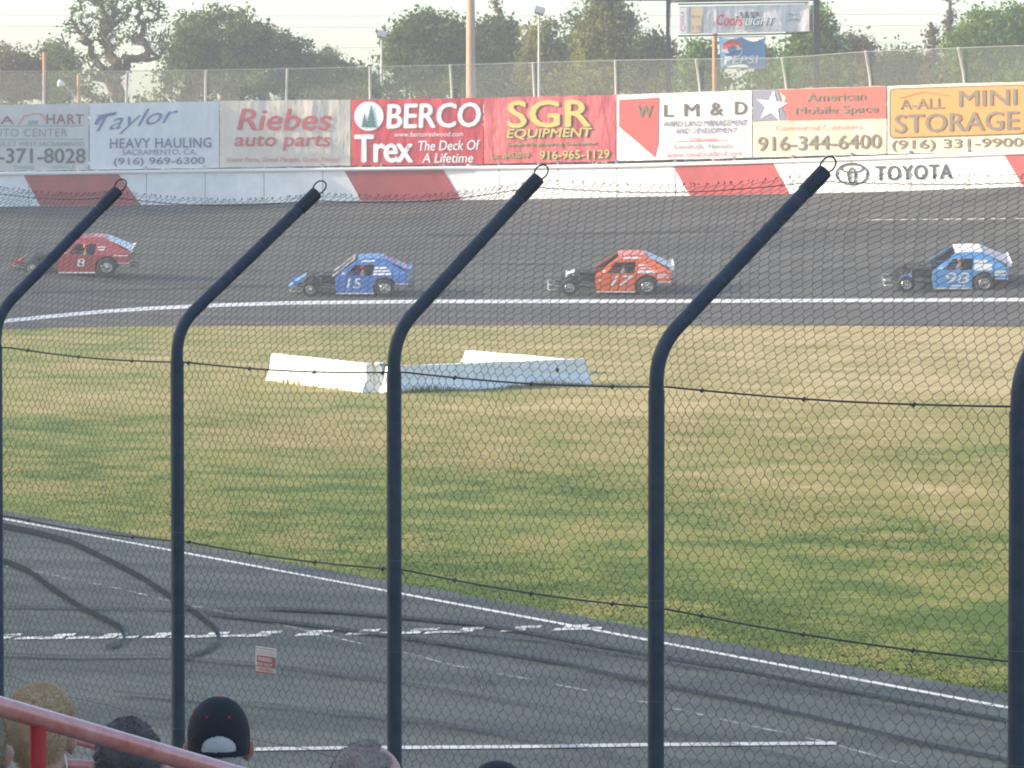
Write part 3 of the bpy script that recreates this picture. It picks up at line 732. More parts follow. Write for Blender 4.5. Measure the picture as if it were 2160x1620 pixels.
# overhead lines
for i, (y0, y1, ym, lab) in enumerate(((28, 22, 42, "thin high power line, the topmost of three across the sky"), (52, 46, 66, "thin power line, the middle of three across the sky"), (106, 78, 104, "thin power line, the lowest of three across the sky"))):
    q = MB(); pts = []
    for k in range(31):
        t = k / 30; pts.append(at(-500 + 3200 * t, y0 + (y1 - y0) * t + (ym - (y0 + y1) / 2) * 4 * t * (1 - t) * .5, 262 + i * 3))
    q.tube(pts, .013, 4); o = q.build("power_line", mat("line_grey", (.38, .38, .39), .6), None); tag(o, lab, "power line", "power lines")

# ------------------------------------------------------------------ trees
def leaf_mat(name, c1, c2, c3):
    c1, c2, c3 = [(q_[0] * 1.35, q_[1] * 1.28, q_[2] * 1.05) for q_ in (c1, c2, c3)]
    m = bpy.data.materials.new(name); m.use_nodes = True; t = m.node_tree; b = t.nodes["Principled BSDF"]
    b.inputs["Roughness"].default_value = .6; b.inputs["Specular IOR Level"].default_value = .25
    g = t.nodes.new("ShaderNodeNewGeometry")
    n = t.nodes.new("ShaderNodeTexNoise"); n.inputs["Scale"].default_value = .55; n.inputs["Detail"].default_value = 4; t.links.new(g.outputs["Position"], n.inputs["Vector"])
    ad = t.nodes.new("ShaderNodeMath"); ad.operation = 'MULTIPLY_ADD'; ad.inputs[1].default_value = .35
    t.links.new(g.outputs["Random Per Island"], ad.inputs[0]); 
    sb_ = t.nodes.new("ShaderNodeMath"); sb_.operation = 'SUBTRACT'; sb_.inputs[1].default_value = .175; t.links.new(n.outputs["Fac"], sb_.inputs[0]); t.links.new(sb_.outputs[0], ad.inputs[2])
    rp = t.nodes.new("ShaderNodeValToRGB"); e = rp.color_ramp.elements; e[0].position = .3; e[0].color = c1 + (1,); e[1].position = .7; e[1].color = c3 + (1,)
    x = e.new(.5); x.color = c2 + (1,)
    t.links.new(ad.outputs[0], rp.inputs[0]); t.links.new(rp.outputs[0], b.inputs["Base Color"])
    tr = t.nodes.new("ShaderNodeBsdfTranslucent"); t.links.new(rp.outputs[0], tr.inputs[0]); mx = t.nodes.new("ShaderNodeMixShader"); mx.inputs[0].default_value = .42
    t.links.new(b.outputs[0], mx.inputs[1]); t.links.new(tr.outputs[0], mx.inputs[2]); t.links.new(mx.outputs[0], t.nodes["Material Output"].inputs[0])
    return m
L_oak = leaf_mat("oak_leaf", (.034, .062, .018), (.066, .108, .026), (.13, .165, .042))
L_dark = leaf_mat("dark_leaf", (.018, .046, .018), (.034, .076, .026), (.068, .115, .034))
L_bright = leaf_mat("bright_leaf", (.042, .11, .014), (.085, .18, .022), (.15, .26, .035))
L_yellow = leaf_mat("yellow_leaf", (.080, .105, .026), (.145, .165, .040), (.23, .24, .065))
L_brown = leaf_mat("brown_leaf", (.055, .050, .030), (.095, .085, .045), (.14, .12, .065))
def grow(base, clusters, r0):
    """connect cluster centres into a branching limb skeleton"""
    nodes = [Vector(base)]; par = [-1]
    order = sorted(clusters, key=lambda c: (c - nodes[0]).length)
    for c in order:
        best = min(range(len(nodes)), key=lambda i: (nodes[i] - c).length + .35 * abs(nodes[i].z - base[2]) * 0 + (.6 if nodes[i].z > c.z else 0))
        a = nodes[best]; m = a.lerp(c, .5) + Vector((random.uniform(-.2, .2), random.uniform(-.2, .2), -random.uniform(0, .25))) * (a - c).length * .5
        nodes.append(m); par.append(best); nodes.append(c); par.append(len(nodes) - 2)
    w_ = [0] * len(nodes)
    for i in range(len(nodes) - 1, 0, -1):
        w_[i] = max(w_[i], 1); w_[par[i]] += w_[i]
    tot = max(1, w_[0]); q = MB()
    for i in range(1, len(nodes)):
        ra = r0 * (w_[par[i]] / tot) ** .5; rb = r0 * (w_[i] / tot) ** .5
        q.tube([nodes[par[i]], nodes[i]], 1, 5, False, [max(.015, min(ra, rb * 1.3)), max(.012, rb)])
    return q
def tree(name, px, ytop, D, wpx, kind, label, cat="tree", ybot=215, lm=None, blobs=None, ncl=150, leaf=.17, per=34, bm=None, group=None, bare=0.0, trunk_px=None, csize=.55):
    top = at(px, ytop, D); W = wpx / 9000 * D; H = top.z - GZ
    root = empty(name, (top.x, D, GZ))
    zb = at(px, ybot, D).z - GZ
    cl = []
    if blobs is None:
        if kind == 'round': blobs = [(0, .62, .42, .36), (-.25, .5, .27, .3), (.25, .5, .27, .3), (0, .35, .45, .25)]
        elif kind == 'cone': blobs = [(0, .15, .5, .15), (0, .32, .42, .16), (0, .5, .3, .16), (0, .68, .2, .15), (0, .85, .1, .14)]
        elif kind == 'tall': blobs = [(0, .25, .48, .26), (-.1, .52, .40, .25), (.14, .60, .36, .22), (0, .85, .30, .2)]
        elif kind == 'bush': blobs = [(0, .5, .5, .5), (-.3, .35, .3, .35), (.3, .35, .3, .35)]
    tot = sum(b_[2] * b_[3] for b_ in blobs)
    Hc = H - max(zb, 0) if kind != 'bush' else H
    z0 = max(zb, 0) if kind != 'bush' else 0
    for (bx, bz, rw, rh) in blobs:
        for _ in range(int(ncl * rw * rh / tot)):
            v = Vector((random.gauss(0, 1), random.gauss(0, 1), random.gauss(0, 1))).normalized() * (random.uniform(.25, 1) ** .5)
            cl.append(Vector((bx * W + v.x * rw * W, v.y * rw * W * .8, z0 + (bz + v.z * rh) * Hc)))
    cl = [c for c in cl if c.z < H * 1.0]
    hmax = max(c.z for c in cl); k = (H - .2) / hmax
    for c in cl: c.z *= k
    tb_ = (trunk_px - px) / 9000 * D if trunk_px is not None else 0
    q = grow((tb_, 0, max(z0 * .8, H * .12)), cl, min(.42, max(.08, H * .035))); q.tube([(tb_, 0, -.2), (tb_, 0, max(z0 * .8, H * .12) + .05)], 1, 8, False, [H * .045, H * .036])
    q.build("trunk", bm or M['bark'], root)
    C = np.array([tuple(c) for c in cl if random.random() >= bare]); per = int(per * 1.8); leaf = leaf * .74; n = len(C) * per
    idx = np.repeat(np.arange(len(C)), per); sz = csize * rng.uniform(.6, 1.3, len(C))[idx]
    o = rng.normal(0, 1, (n, 3)) * sz[:, None] * np.array([.62, .62, .42]); P = C[idx] + o
    a = rng.normal(0, 1, (n, 3)); a /= np.linalg.norm(a, axis=1, keepdims=True); b_ = rng.normal(0, 1, (n, 3)); b_ = np.cross(a, b_); b_ /= np.linalg.norm(b_, axis=1, keepdims=True)
    s1 = leaf * rng.uniform(.5, 1.3, n)[:, None]; s2 = s1 * rng.uniform(.4, .9, n)[:, None]
    V = np.stack([P - a * s1, P + b_ * s2 * .8 + a * s1 * .1, P + a * s1, P - b_ * s2 * .8 - a * s1 * .1], 1).reshape(-1, 3)
    np_mesh("crown", V, np.arange(n * 4).reshape(-1, 4), lm or L_oak, root)
    tag(root, label, cat, group); return root
TB = "trees beyond the far fence"
tree("oak_tree", 10, 92, 235, 200, 'round', "brownish oak at the far left edge behind the wooden post", lm=L_brown, group=TB, ncl=190)
tree("oak_tree", 112, 86, 240, 110, 'tall', "small olive tree between the wooden post and the sparse oak", lm=L_oak, group=TB, ncl=110)
tree("oak_tree", 248, -60, 222, 330, 'round', "sparse gnarled oak with bare twisting limbs showing sky", lm=L_oak, group=TB, ncl=230, per=13, bare=.25, trunk_px=282, csize=.42, bm=M['bark'], leaf=.14,
     blobs=[(-.18, .72, .16, .25), (.02, .80, .14, .2), (.20, .75, .10, .24), (-.28, .50, .14, .14), (.0, .50, .14, .22), (.24, .42, .10, .14), (-.12, .28, .20, .12)])
tree("oak_tree", 395, 22, 228, 110, 'tall', "thin upright oak just right of the gnarled one", lm=L_oak, group=TB, ncl=90, per=18, trunk_px=380, leaf=.15, csize=.45)
tree("oak_tree", 470, 12, 226, 240, 'round', "broad domed oak, tallest of the left clump", lm=L_oak, group=TB, ncl=260, per=42)
tree("oak_tree", 572, 62, 232, 190, 'round', "dark oak on the right slope of the left clump", lm=L_dark, group=TB, ncl=210, per=42)
tree("oak_tree", 665, 110, 240, 170, 'round', "low dark oak tapering down toward the open sky gap", lm=L_dark, group=TB, ncl=160, per=38)
tree("oak_tree", 740, 142, 246, 130, 'round', "lowest dark tree at the foot of the left clump, behind the light pole", lm=L_dark, group=TB, ncl=120)
tree("cedar_tree", 695, 100, 268, 34, 'cone', "tiny pointed treetop peeking over the low dark oak", lm=L_oak, group=TB, ncl=50, ybot=180)
tree("oak_tree", 908, 24, 218, 190, 'round', "full green oak left of the thick wooden pole", lm=L_oak, group=TB, ncl=280, per=44, leaf=.18)
tree("oak_tree", 1046, 44, 232, 170, 'tall', "dark dense tree right of the thick wooden pole", lm=L_dark, group=TB, ncl=250, per=44)
tree("cedar_tree", 1050, -2, 238, 74, 'cone', "spindly conifer tip above the dark dense tree", lm=L_brown, group=TB, ncl=46, per=12, ybot=110, csize=.3)
tree("willow_tree", 1145, 48, 222, 95, 'tall', "yellow green drooping tree behind the right light pole", lm=L_yellow, group=TB, ncl=130, per=36)
tree("willow_tree", 1205, 76, 236, 80, 'tall', "olive bushy tree left of the tall eucalyptus", lm=L_oak, group=TB, ncl=110, per=34)
tree("eucalyptus_tree", 1276, -30, 214, 130, 'tall', "tall pale trunked eucalyptus beneath the scoreboard beam", lm=L_yellow, group=TB, ncl=260, per=36, bm=M['bark_pale'], trunk_px=1292, leaf=.15)
tree("eucalyptus_tree", 1222, 22, 240, 50, 'tall', "narrow dark tree touching the left side of the eucalyptus", lm=L_dark, group=TB, ncl=70, per=30)
tree("oak_tree", 1372, 70, 224, 100, 'round', "dark rounded tree right of the eucalyptus, left of the scoreboard leg", lm=L_dark, group=TB, ncl=170, per=40)
tree("young_tree", 1478, 88, 212, 66, 'round', "small bright yellow green tree left of the cola banner post", lm=L_bright, group=TB, ncl=110, per=36)
tree("oak_tree", 1612, 92, 236, 70, 'tall', "thin grey green tree just right of the cola banner", lm=L_oak, group=TB, ncl=60, per=22)
tree("leafy_tree", 1716, 16, 214, 150, 'round', "bright leafy tree behind the right scoreboard leg", lm=L_bright, group=TB, ncl=240, per=40, blobs=[(.05, .70, .26, .3), (-.2, .42, .28, .22), (.25, .40, .24, .26), (0, .2, .5, .2)])
tree("oak_tree", 1812, 70, 228, 90, 'tall', "brownish tree sloping down right of the scoreboard", lm=L_brown, group=TB, ncl=90, per=28)
tree("oak_tree", 1900, 98, 238, 130, 'round', "low dark tree in the gap left of the big bright tree", lm=L_dark, group=TB, ncl=140, per=36)
tree("cedar_tree", 2005, -6, 232, 60, 'cone', "bare brown conifer spire left of the big bright tree", lm=L_brown, group=TB, ncl=60, per=16, csize=.3)
tree("cedar_tree", 1968, 46, 236, 60, 'cone', "shorter brown conifer beside the bare spire", lm=L_brown, group=TB, ncl=56, per=16, csize=.32)
tree("leafy_tree", 2105, 8, 218, 210, 'round', "big rounded bright green tree at the right edge", lm=L_bright, group=TB, ncl=300, per=44)
tree("oak_tree", 2240, 40, 226, 160, 'round', "green tree just past the right edge", lm=L_oak, group=TB, ncl=120, per=30)
shr = [(-40, 150, L_oak, "olive"), (60, 158, L_brown, "brownish"), (150, 150, L_oak, "dusty"), (235, 162, L_oak, "low"), (330, 152, L_oak, "wide"), (420, 150, L_brown, "russet"), (520, 156, L_oak, "dull"), (620, 158, L_dark, "dark"), (705, 164, L_dark, "deep green"), (790, 160, L_oak, "open"),
       (862, 150, L_oak, "grey green"), (950, 158, L_oak, "rough"), (1060, 160, L_dark, "shady"), (1150, 150, L_yellow, "yellowish"), (1225, 140, L_yellow, "pale"), (1320, 150, L_oak, "dense"), (1398, 158, L_yellow, "straw tinted"), (1450, 146, L_bright, "fresh green"),
       (1535, 158, L_dark, "blackish"), (1600, 152, L_bright, "leafy"), (1668, 140, L_bright, "light green"), (1745, 134, L_oak, "scruffy"), (1815, 138, L_yellow, "sunlit"), (1885, 140, L_dark, "murky"), (1960, 134, L_dark, "thick"), (2035, 136, L_oak, "rounded"), (2120, 140, L_bright, "lush")]
where = ["past the left edge", "behind the wooden post", "behind the street lamp", "left of the second fence post", "above the hauling banner", "above the hauling banner's right end", "above the beige banner", "behind the fence post over the beige banner", "left of the left light pole", "right of the left light pole",
 "below the full green oak", "left of the thick pole", "right of the thick pole", "behind the right light pole", "left of the eucalyptus trunk", "right of the eucalyptus trunk", "left of the scoreboard's left leg", "left of the cola post", "under the cola banner", "right of the cola banner", "left of the scoreboard's right leg", "right of the scoreboard's right leg",
 "above the star banner", "above the star banner's right end", "above the orange banner's left end", "above the orange banner", "at the right edge"]
for i, (x, y, m_, adj) in enumerate(shr):
    tree("shrub", x, y, 200 + (i * 37 % 9), 118, 'bush', f"{adj} shrub {where[i]}, seen through the far fence", "shrub", lm=m_, group="shrubs behind the far fence", ncl=70, per=34, leaf=.15)

# ------------------------------------------------------------------ concrete barriers on the infield
def barrier(a, b, h, wbase, label, chips=0, hole=False, name="concrete_barrier", sink=.1):
    a = Vector(a); b = Vector(b); L = (b - a).length; d = (b - a).normalized(); nrm = Vector((d.y, -d.x, 0))
    root = empty(name, (a + b) / 2); prof = [(-.42, 0), (-.42, .09), (-.27, .30), (-.20, .42), (-.15, 1), (.15, 1), (.20, .42), (.27, .30), (.42, .09), (.42, 0)]
    n = 14; V = []; Fs = []
    for i in range(n + 1):
        p = a.lerp(b, i / n) - root.location
        for (u, v) in prof:
            jit = random.uniform(-.012, .012)
            V.append(p + nrm * (u * wbase + jit) + Vector((0, 0, v * h - (sink if v == 0 else 0) + (random.uniform(-.012, .008) if v == 1 else 0))) + d * ((.10 * (1 - v)) * (1 if i == n else -1 if i == 0 else 0)))
    k = len(prof)
    for i in range(n):
        for j in range(k - 1): q = i * k + j; Fs.append((q, q + 1, q + k + 1, q + k))
    Fs.append(tuple(range(k))); Fs.append(tuple(n * k + j for j in range(k)))
    q = MB(); q.add(V, Fs); q.build("body", M['concrete_white'], root)
    if hole:
        q = MB(); c = a.lerp(b, .845) - root.location - nrm * 0; side = nrm if nrm.y < 0 else -nrm
        c = c + side * wbase * .155; c.z = h * .60
        q.lathe([(.055, 0), (.055, .02), (.0, .022)], Matrix.Translation(c) @ side.to_track_quat('Z', 'Y').to_matrix().to_4x4(), 12); q.build("lifting_hole", M['dark_int'], root)
    tag(root, label, "barrier", "white concrete barriers on the infield"); return root
tz_ = -.03
def gp(px, py): 
    a = at(px, py, 10) - Vector((0, 0, CZ)); k = (CZ - tz_) / -a.z; return Vector((a.x * k, a.y * k, tz_))
barrier(gp(578, 803), gp(778, 828), .66, .42, "bright sunlit barrier at the left end, tallest face toward the sun")
barrier(gp(818, 829), gp(1232, 810), .60, .44, "long shaded bluish white barrier with a small round hole, in front", hole=True)
barrier(gp(985, 764), gp(1230, 788), .33, .36, "low sunlit barrier lying behind the long shaded one", sink=.2)
# green and white end piece between them
e = empty("barrier_end", gp(800, 827)); q = MB(); q.box((0, 0, .33), (.20, .34, .68)); q.build("post_block", M['concrete_white'], e, bevel=.03)
q = MB(); q.box((.16, -.12, .32), (.10, .16, .56)); q.box((.13, -.16, .62), (.22, .05, .05)); q.box((.13, -.16, .18), (.20, .05, .05)); q.build("hinge_plate", mat("green_steel", (.05, .14, .10), .6), e, bevel=.01)
tag(e, "narrow white end block with green steel hinge, between the two near barriers", "barrier end")
# weeds growing against their feet
def tufts(pts, n, h):
    V = []; 
    for _ in range(n):
        i = random.randrange(len(pts) - 1); p = pts[i].lerp(pts[i + 1], random.random()); p = p + Vector((random.uniform(-.12, .12), random.uniform(-.45, -.2), 0))
        a = random.uniform(0, math.pi); w_ = random.uniform(.01, .025); hh = h * random.uniform(.4, 1.2) * (.6 + .5 * math.sin(p.x * 2.3))
        V += [p + Vector((math.cos(a) * w_, math.sin(a) * w_, 0)), p - Vector((math.cos(a) * w_, math.sin(a) * w_, 0)), p + Vector((random.uniform(-.06, .06), random.uniform(-.05, .05), abs(hh)))]
    return V
V = tufts([gp(578, 803), gp(680, 815), gp(778, 828)], 700, .16) + tufts([gp(818, 829), gp(1232, 810)], 1100, .15) + tufts([gp(985, 768), gp(1222, 790)], 500, .12)
tag(np_mesh("weeds", V, [(3 * i, 3 * i + 1, 3 * i + 2) for i in range(len(V) // 3)], M['grass']), "weeds growing along the feet of the white barriers", "weeds", kind='stuff')

# ------------------------------------------------------------------ race cars
def C(x, y): return ((x - 290) / 294.5, (690 - y) / 294.5)
def hw(z): return .80 if z < .82 else .80 - (z - .82) * .36
def slab(q, outline, holes, th, side, wf=hw):
    polys = [[Vector((x, z, 0)) for x, z in outline]] + [[Vector((x, z, 0)) for x, z in h] for h in holes]
    flat = [p for pl in polys for p in pl]; tri = tessellate_polygon(polys); n = len(flat)
    V = [Vector((p.x, side * wf(p.y), p.y)) for p in flat] + [Vector((p.x, side * (wf(p.y) - th), p.y)) for p in flat]
    Fs = [tuple(t) for t in tri] + [tuple(i + n for i in t[::-1]) for t in tri]; o = 0
    for pl in polys:
        k = len(pl)
        for i in range(k): a = o + i; b_ = o + (i + 1) % k; Fs.append((a, b_, b_ + n, a + n))
        o += k
    q.add(V, Fs)
def arch(cx, cz, r, a0, a1, n=10): return [(cx + r * math.cos(R(a0 + (a1 - a0) * i / n)), cz + r * math.sin(R(a0 + (a1 - a0) * i / n))) for i in range(n + 1)]
def wheel(root, x, y, r, wdt, side):
    e_ = MB(); Mx = Matrix.Translation((x, y, r)) @ Matrix.Rotation(R(90 if side < 0 else -90), 4, 'X')
    e_.lathe([(r * .56, -wdt / 2 + .01), (r * .70, -wdt / 2), (r * .93, -wdt / 2 + .015), (r, -wdt / 2 + .05), (r, wdt / 2 - .05), (r * .93, wdt / 2 - .015), (r * .70, wdt / 2), (r * .56, wdt / 2 - .01)], Mx, 28)
    tb2 = e_.build("wheel", M['tyre'], root, smooth=True)
    g = MB(); g.lathe([(r * .58, wdt / 2 - .005), (r * .55, wdt / 2 + .006), (r * .50, wdt / 2 - .02), (r * .44, wdt / 2 - .07), (r * .22, wdt / 2 - .06), (r * .20, wdt / 2 - .01), (0.0, wdt / 2)], Mx, 28)
    g.lathe([(r * .58, -wdt / 2 + .005), (r * .3, -wdt / 2 + .05), (0.0, -wdt / 2 + .05)], Mx, 20)
    g.build("rim", M['chrome'], tb2, smooth=True)
    g = MB()
    for k in range(8):
        a = 2 * math.pi * k / 8; g.lathe([(.0, 0), (.028, 0)], Mx @ Matrix.Translation((r * .33 * math.cos(a), r * .33 * math.sin(a), wdt / 2 - .055)), 8)
    g.build("rim_hole", M['dark_int'], tb2)
def race_car(px, py, wb_px, paint, deckm, number, label, nose=None, numbox=None, shear=.15, yaw=0.0, windshield=False, decals=0, trim=None, numm=None, helmet=None, roofm=None):
    G = surf(px, py); s_ = wb_px / (9000 / G.y) / 2.68
    A_ = surf(px, py - 20); bank = math.atan2(A_.z - G.z, A_.y - G.y)
    root = empty("race_car", G, (bank, 0, R(yaw))); root.scale = (s_, s_, s_ * .93)
    X0 = 2.09; YO = .88                                   # local origin: under the near side, mid wheelbase
    T = Matrix.Translation((-X0, YO, 0))
    def B(q, name, m, smooth=False, bevel=0, parent=None):
        q.v = [T @ v for v in q.v]; return q.build(name, m, parent or root, smooth, bevel)
    arc = arch(3.43, .345, .43, 5, 172)
    outline = [C(785, 652), C(772, 545), C(775, 462), C(890, 365), C(1010, 268), C(1150, 258), C(1282, 260), C(1420, 345), C(1548, 428), C(1542, 540)] + [(arc[0][0] + .0, C(0, 538)[1])] + arc[1:] + [C(1182, 652)]
    win = [C(880, 446), C(980, 330), C(1190, 325), C(1172, 446)]
    q = MB()
    slab(q, outline, [win], .03, -1); slab(q, outline, [], .03, 1)
    # roof, rear deck, dash, firewall
    def plate(q, p, w0, p2, w1, t=.03):
        V = []
        for (x, z), w_ in ((p, w0), (p2, w1)):
            V += [(x, -w_, z), (x, w_, z), (x, w_, z - t), (x, -w_, z - t)]
        q.add(V, [(0, 1, 5, 4), (1, 2, 6, 5), (2, 3, 7, 6), (3, 0, 4, 7), (0, 3, 2, 1), (4, 5, 6, 7)])
    r0 = C(1010, 264); r1 = C(1150, 252); r2 = C(1282, 256)
    body = B(q, "body", paint, bevel=.008)
    q = MB(); plate(q, r0, hw(r0[1]), r1, hw(r1[1])); plate(q, r1, hw(r1[1]), r2, hw(r2[1])); B(q, "roof", roofm or paint)
    q = MB(); a_ = C(1290, 262); d_ = C(1560, 392); plate(q, a_, hw(a_[1]) - .02, (d_[0], d_[1]), .66); plate(q, C(1400, 430), .74, C(1548, 432), .78); B(q, "rear_deck", deckm)
    q = MB(); plate(q, C(1538, 400), .70, C(1580, 362), .72, .02); q.box((C(1560, 400)[0], -.70, C(0, 392)[1]), (.12, .012, .14)); q.box((C(1560, 400)[0], .70, C(0, 392)[1]), (.12, .012, .14)); B(q, "spoiler", deckm)
    q = MB(); q.box((C(1545, 0)[0] - .02, 0, .69), (.03, 1.54, .34)); B(q, "tail_panel", paint)
    q = MB(); q.box((1.66, 0, .48), (.03, 1.5, .60)); q.box((2.5, 0, .19), (1.7, 1.5, .03)); q.box((3.0, 0, .50), (.04, 1.45, .60)); q.box((3.6, 0, .75), (1.2, 1.45, .03)); B(q, "cabin_floor", M['dark_int'])
    q = MB(); wn = [C(800, 460), C(985, 300), C(1200, 300), C(1200, 460)]; slab(q, wn, [], .02, 1, lambda z: hw(z) - .04); q.box((3.14, 0, 1.05), (.03, 1.15, .6)); B(q, "cabin_lining", M['dark_int'])
    # roll cage
    q = MB(); z0, z1 = .25, 1.38
    for sy in (-.5, .5):
        q.tube([(1.75, sy * 1.3, z0), (1.8, sy * 1.25, .80), (2.45, sy, z1), (3.05, sy, z1), (3.10, sy * 1.25, .8), (3.12, sy * 1.3, z0)], .022, 6)
        q.tube([(3.05, sy, z1), (3.95, sy * 1.1, .55)], .02, 6)
        for zz in (.42, .56, .70): q.tube([(1.8, sy * 1.38, zz), (3.1, sy * 1.38, zz)], .018, 6)
    q.tube([(2.45, -.5, z1), (2.45, .5, z1)], .02, 6); q.tube([(3.05, -.5, z1), (3.05, .5, z1)], .02, 6); q.tube([(3.05, -.5, 1.3), (3.12, .6, .3)], .02, 6); q.tube([(1.8, -.62, .8), (1.8, .62, .8)], .02, 6)
    B(q, "roll_cage", M['car_black'])
    q = MB(); q.box((2.82, -.22, .62), (.14, .46, .78)); q.box((2.60, -.22, .30), (.45, .46, .10)); q.box((2.80, -.42, .95), (.30, .05, .22)); B(q, "seat", M['dark_int'], bevel=.02)
    # driver's helmet and shoulders are a person of their own
    # side skirt
    q = MB(); q.box(((C(785, 0)[0] + C(1182, 0)[0]) / 2, -.80, .135), (C(1182, 0)[0] - C(785, 0)[0], .025, .05)); B(q, "side_skirt", trim or M['white_vinyl'])
    q = MB(); q.box((C(1475, 0)[0], -.80, .505), (.46, .02, .025)); B(q, "rear_trim", trim or M['white_vinyl'])
    # bonnet, engine, chassis rails
    q = MB(); plate(q, C(600, 462), .30, C(780, 436), .42, .04); plate(q, C(610, 474), .26, C(640, 454), .26, .06); B(q, "bonnet", M['car_black'])
    q = MB(); q.box((1.38, 0, .52), (.52, .46, .36)); q.box((1.32, 0, .78), (.26, .26, .16)); q.box((1.40, -.28, .56), (.50, .10, .12)); q.box((1.02, 0, .50), (.08, .60, .42)); B(q, "engine", M['car_black'], bevel=.02)
    q = MB()
    for sy in (-.33, .33):
        q.tube([(.25, sy, .34), (.9, sy, .30), (1.75, sy * 1.4, .22)], .035, 6); q.tube([(.45, sy, .36), (.75, sy, .72), (1.2, sy, .78), (1.7, sy * 1.5, .80)], .022, 6)
        q.tube([(.75, sy, .60), (.75, sy * 2.1, .34)], .022, 6); q.tube([(.95, sy, .26), (.72, sy * 2.1, .26)], .02, 6); q.tube([(.55, sy, .26), (.72, sy * 2.1, .26)], .02, 6)
        q.tube([(.78, sy * 1.8, .30), (.80, sy * 1.1, .70)], .035, 6)
    for sy in (-.42,): q.tube([(1.6, -.62, .40), (1.1, -.40, .46), (1.15, -.38, .62)], .04, 6)
    q.tube([(3.43, -.7, .35), (3.43, .7, .35)], .06, 8); q.tube([(3.3, -.35, .4), (4.15, -.35, .45)], .03, 6); q.tube([(3.3, .35, .4), (4.15, .35, .45)], .03, 6)
    B(q, "chassis", M['car_black'])
    q = MB(); q.tube([(.35, -.42, .30), (.05, -.42, .34), (.0, -.36, .34), (0, .36, .34), (.05, .42, .34), (.35, .42, .30)], .025, 6); q.tube([(.35, -.42, .14), (.05, -.42, .14), (.0, -.36, .14), (0, .36, .14), (.05, .42, .14), (.35, .42, .14)], .025, 6)
    q.tube([(.02, -.3, .14), (.02, -.3, .34)], .02, 6); q.tube([(.02, .3, .14), (.02, .3, .34)], .02, 6); B(q, "front_bumper", M['metal_grey'])
    q = MB(); q.tube([(4.25, -.6, .35), (4.42, -.55, .35), (4.45, 0, .35), (4.42, .55, .35), (4.25, .6, .35)], .03, 6); q.tube([(4.2, -.4, .45), (4.43, -.4, .35)], .02, 6); B(q, "rear_bumper", M['car_black'])
    if nose is not None:
        q = MB(); a_, b2, m_, hwn = nose; plate(q, C(*a_), hwn, C(*b2), hwn * .9, .07)
        for sd in (-1, 1):
            xa, za = C(*a_); xb, zb_ = C(*b2); q.box(((xa + xb) / 2, sd * hwn, (za + zb_) / 2 - .03), (.3, .02, .10), None)
        B(q, "nose", m_, bevel=.01)
    wheel_specs = ((.74, -.76, .30, .24, -1), (.74, .76, .30, .24, 1), (3.43, -.75, .345, .28, -1), (3.43, .75, .345, .28, 1))
    for (x, y, r, wd, sd) in wheel_specs: wheel(root, x - X0, y + YO, r, wd, sd)
    # painted side: number and small sponsor blocks
    def side(x, y, lift=.012):
        xx, zz = C(x, y); return Vector((xx - X0, -hw(zz) + YO - lift, zz))
    if number: letters(number, numbox, side, numm or M['white_vinyl'], root, "number", bold=.028, shear=shear)
    k = 0
    for (x0, y0, x1, y1) in (decals or []):
        dd = (x1 - x0) * .06
        patch([(x0 + dd, y0), (x1, y0 - 2), (x1 - dd, y1 - 2), (x0, y1)], lambda x, y: side(x, y, .016), M['white_vinyl'], root, "decal"); k += 1
    # roof edge sponsor strip, sun visor
    if windshield:
        q = MB(); a_ = C(782, 456); b2 = C(1000, 272); 
        for sy in (-1, 1): q.tube([(a_[0] - .12, sy * .70, a_[1]), (b2[0] - .1, sy * .56, b2[1])], .03, 6)
        q.tube([(b2[0] - .1, -.56, b2[1]), (b2[0] - .1, .56, b2[1])], .03, 6); q.tube([(a_[0] - .12, -.7, a_[1]), (a_[0] - .12, .7, a_[1])], .03, 6)
        B(q, "windscreen_frame", mat("pale_gold", (.48, .44, .37), .4))
    q = MB(); q.tube([(2.05, -.70, .86), (1.95, -.92, .92)], .012, 5); q.box((1.93, -.94, .94), (.10, .05, .07)); B(q, "mirror", M['white_vinyl'])
    tag(root, label, "race car", "race cars running nose to tail on the far straight")
    # driver, seated inside
    drv = empty("person", G, (bank, 0, R(yaw))); drv.scale = (s_, s_, s_ * .93)
    q = MB(); off = Matrix.Translation((-X0, YO, 0))
    def ell(q, c, r, n=14, mrows=9):
        prof = [(math.sin(math.pi * i / mrows), -math.cos(math.pi * i / mrows)) for i in range(mrows + 1)]
        V = []; Fs = []
        for (a, h) in prof:
            for k in range(n): t = 2 * math.pi * k / n; V.append((c[0] + r[0] * a * math.cos(t), c[1] + r[1] * a * math.sin(t), c[2] + r[2] * h))
        for i in range(mrows):
            for k in range(n): Fs.append((i * n + k, i * n + (k + 1) % n, (i + 1) * n + (k + 1) % n, (i + 1) * n + k))
        q.add(V, Fs)
    q.tube([(2.68, -.22, .32), (2.70, -.22, .55), (2.70, -.22, .80), (2.69, -.22, .92), (2.68, -.22, 1.0)], 1, 12, True, [.17, .17, .19, .12, .06])
    for sy in (-1, 1):
        q.tube([(2.70, -.22 + sy * .19, .82), (2.50, -.22 + sy * .26, .66), (2.22, -.22 + sy * .12, .76)], 1, 8, True, [.065, .055, .04])
        q.tube([(2.66, -.22 + sy * .09, .36), (2.25, -.22 + sy * .12, .46), (1.85, -.22 + sy * .10, .30)], 1, 8, True, [.09, .075, .05])
    q.v = [off @ v for v in q.v]; bd = q.build("body", mat("race_suit", (.10, .10, .13), .8), drv, smooth=True)
    q = MB(); ell(q, (2.66, -.22, 1.12), (.14, .125, .145)); q.v = [off @ v for v in q.v]; q.build("helmet", helmet or M['white_vinyl'], drv, smooth=True)
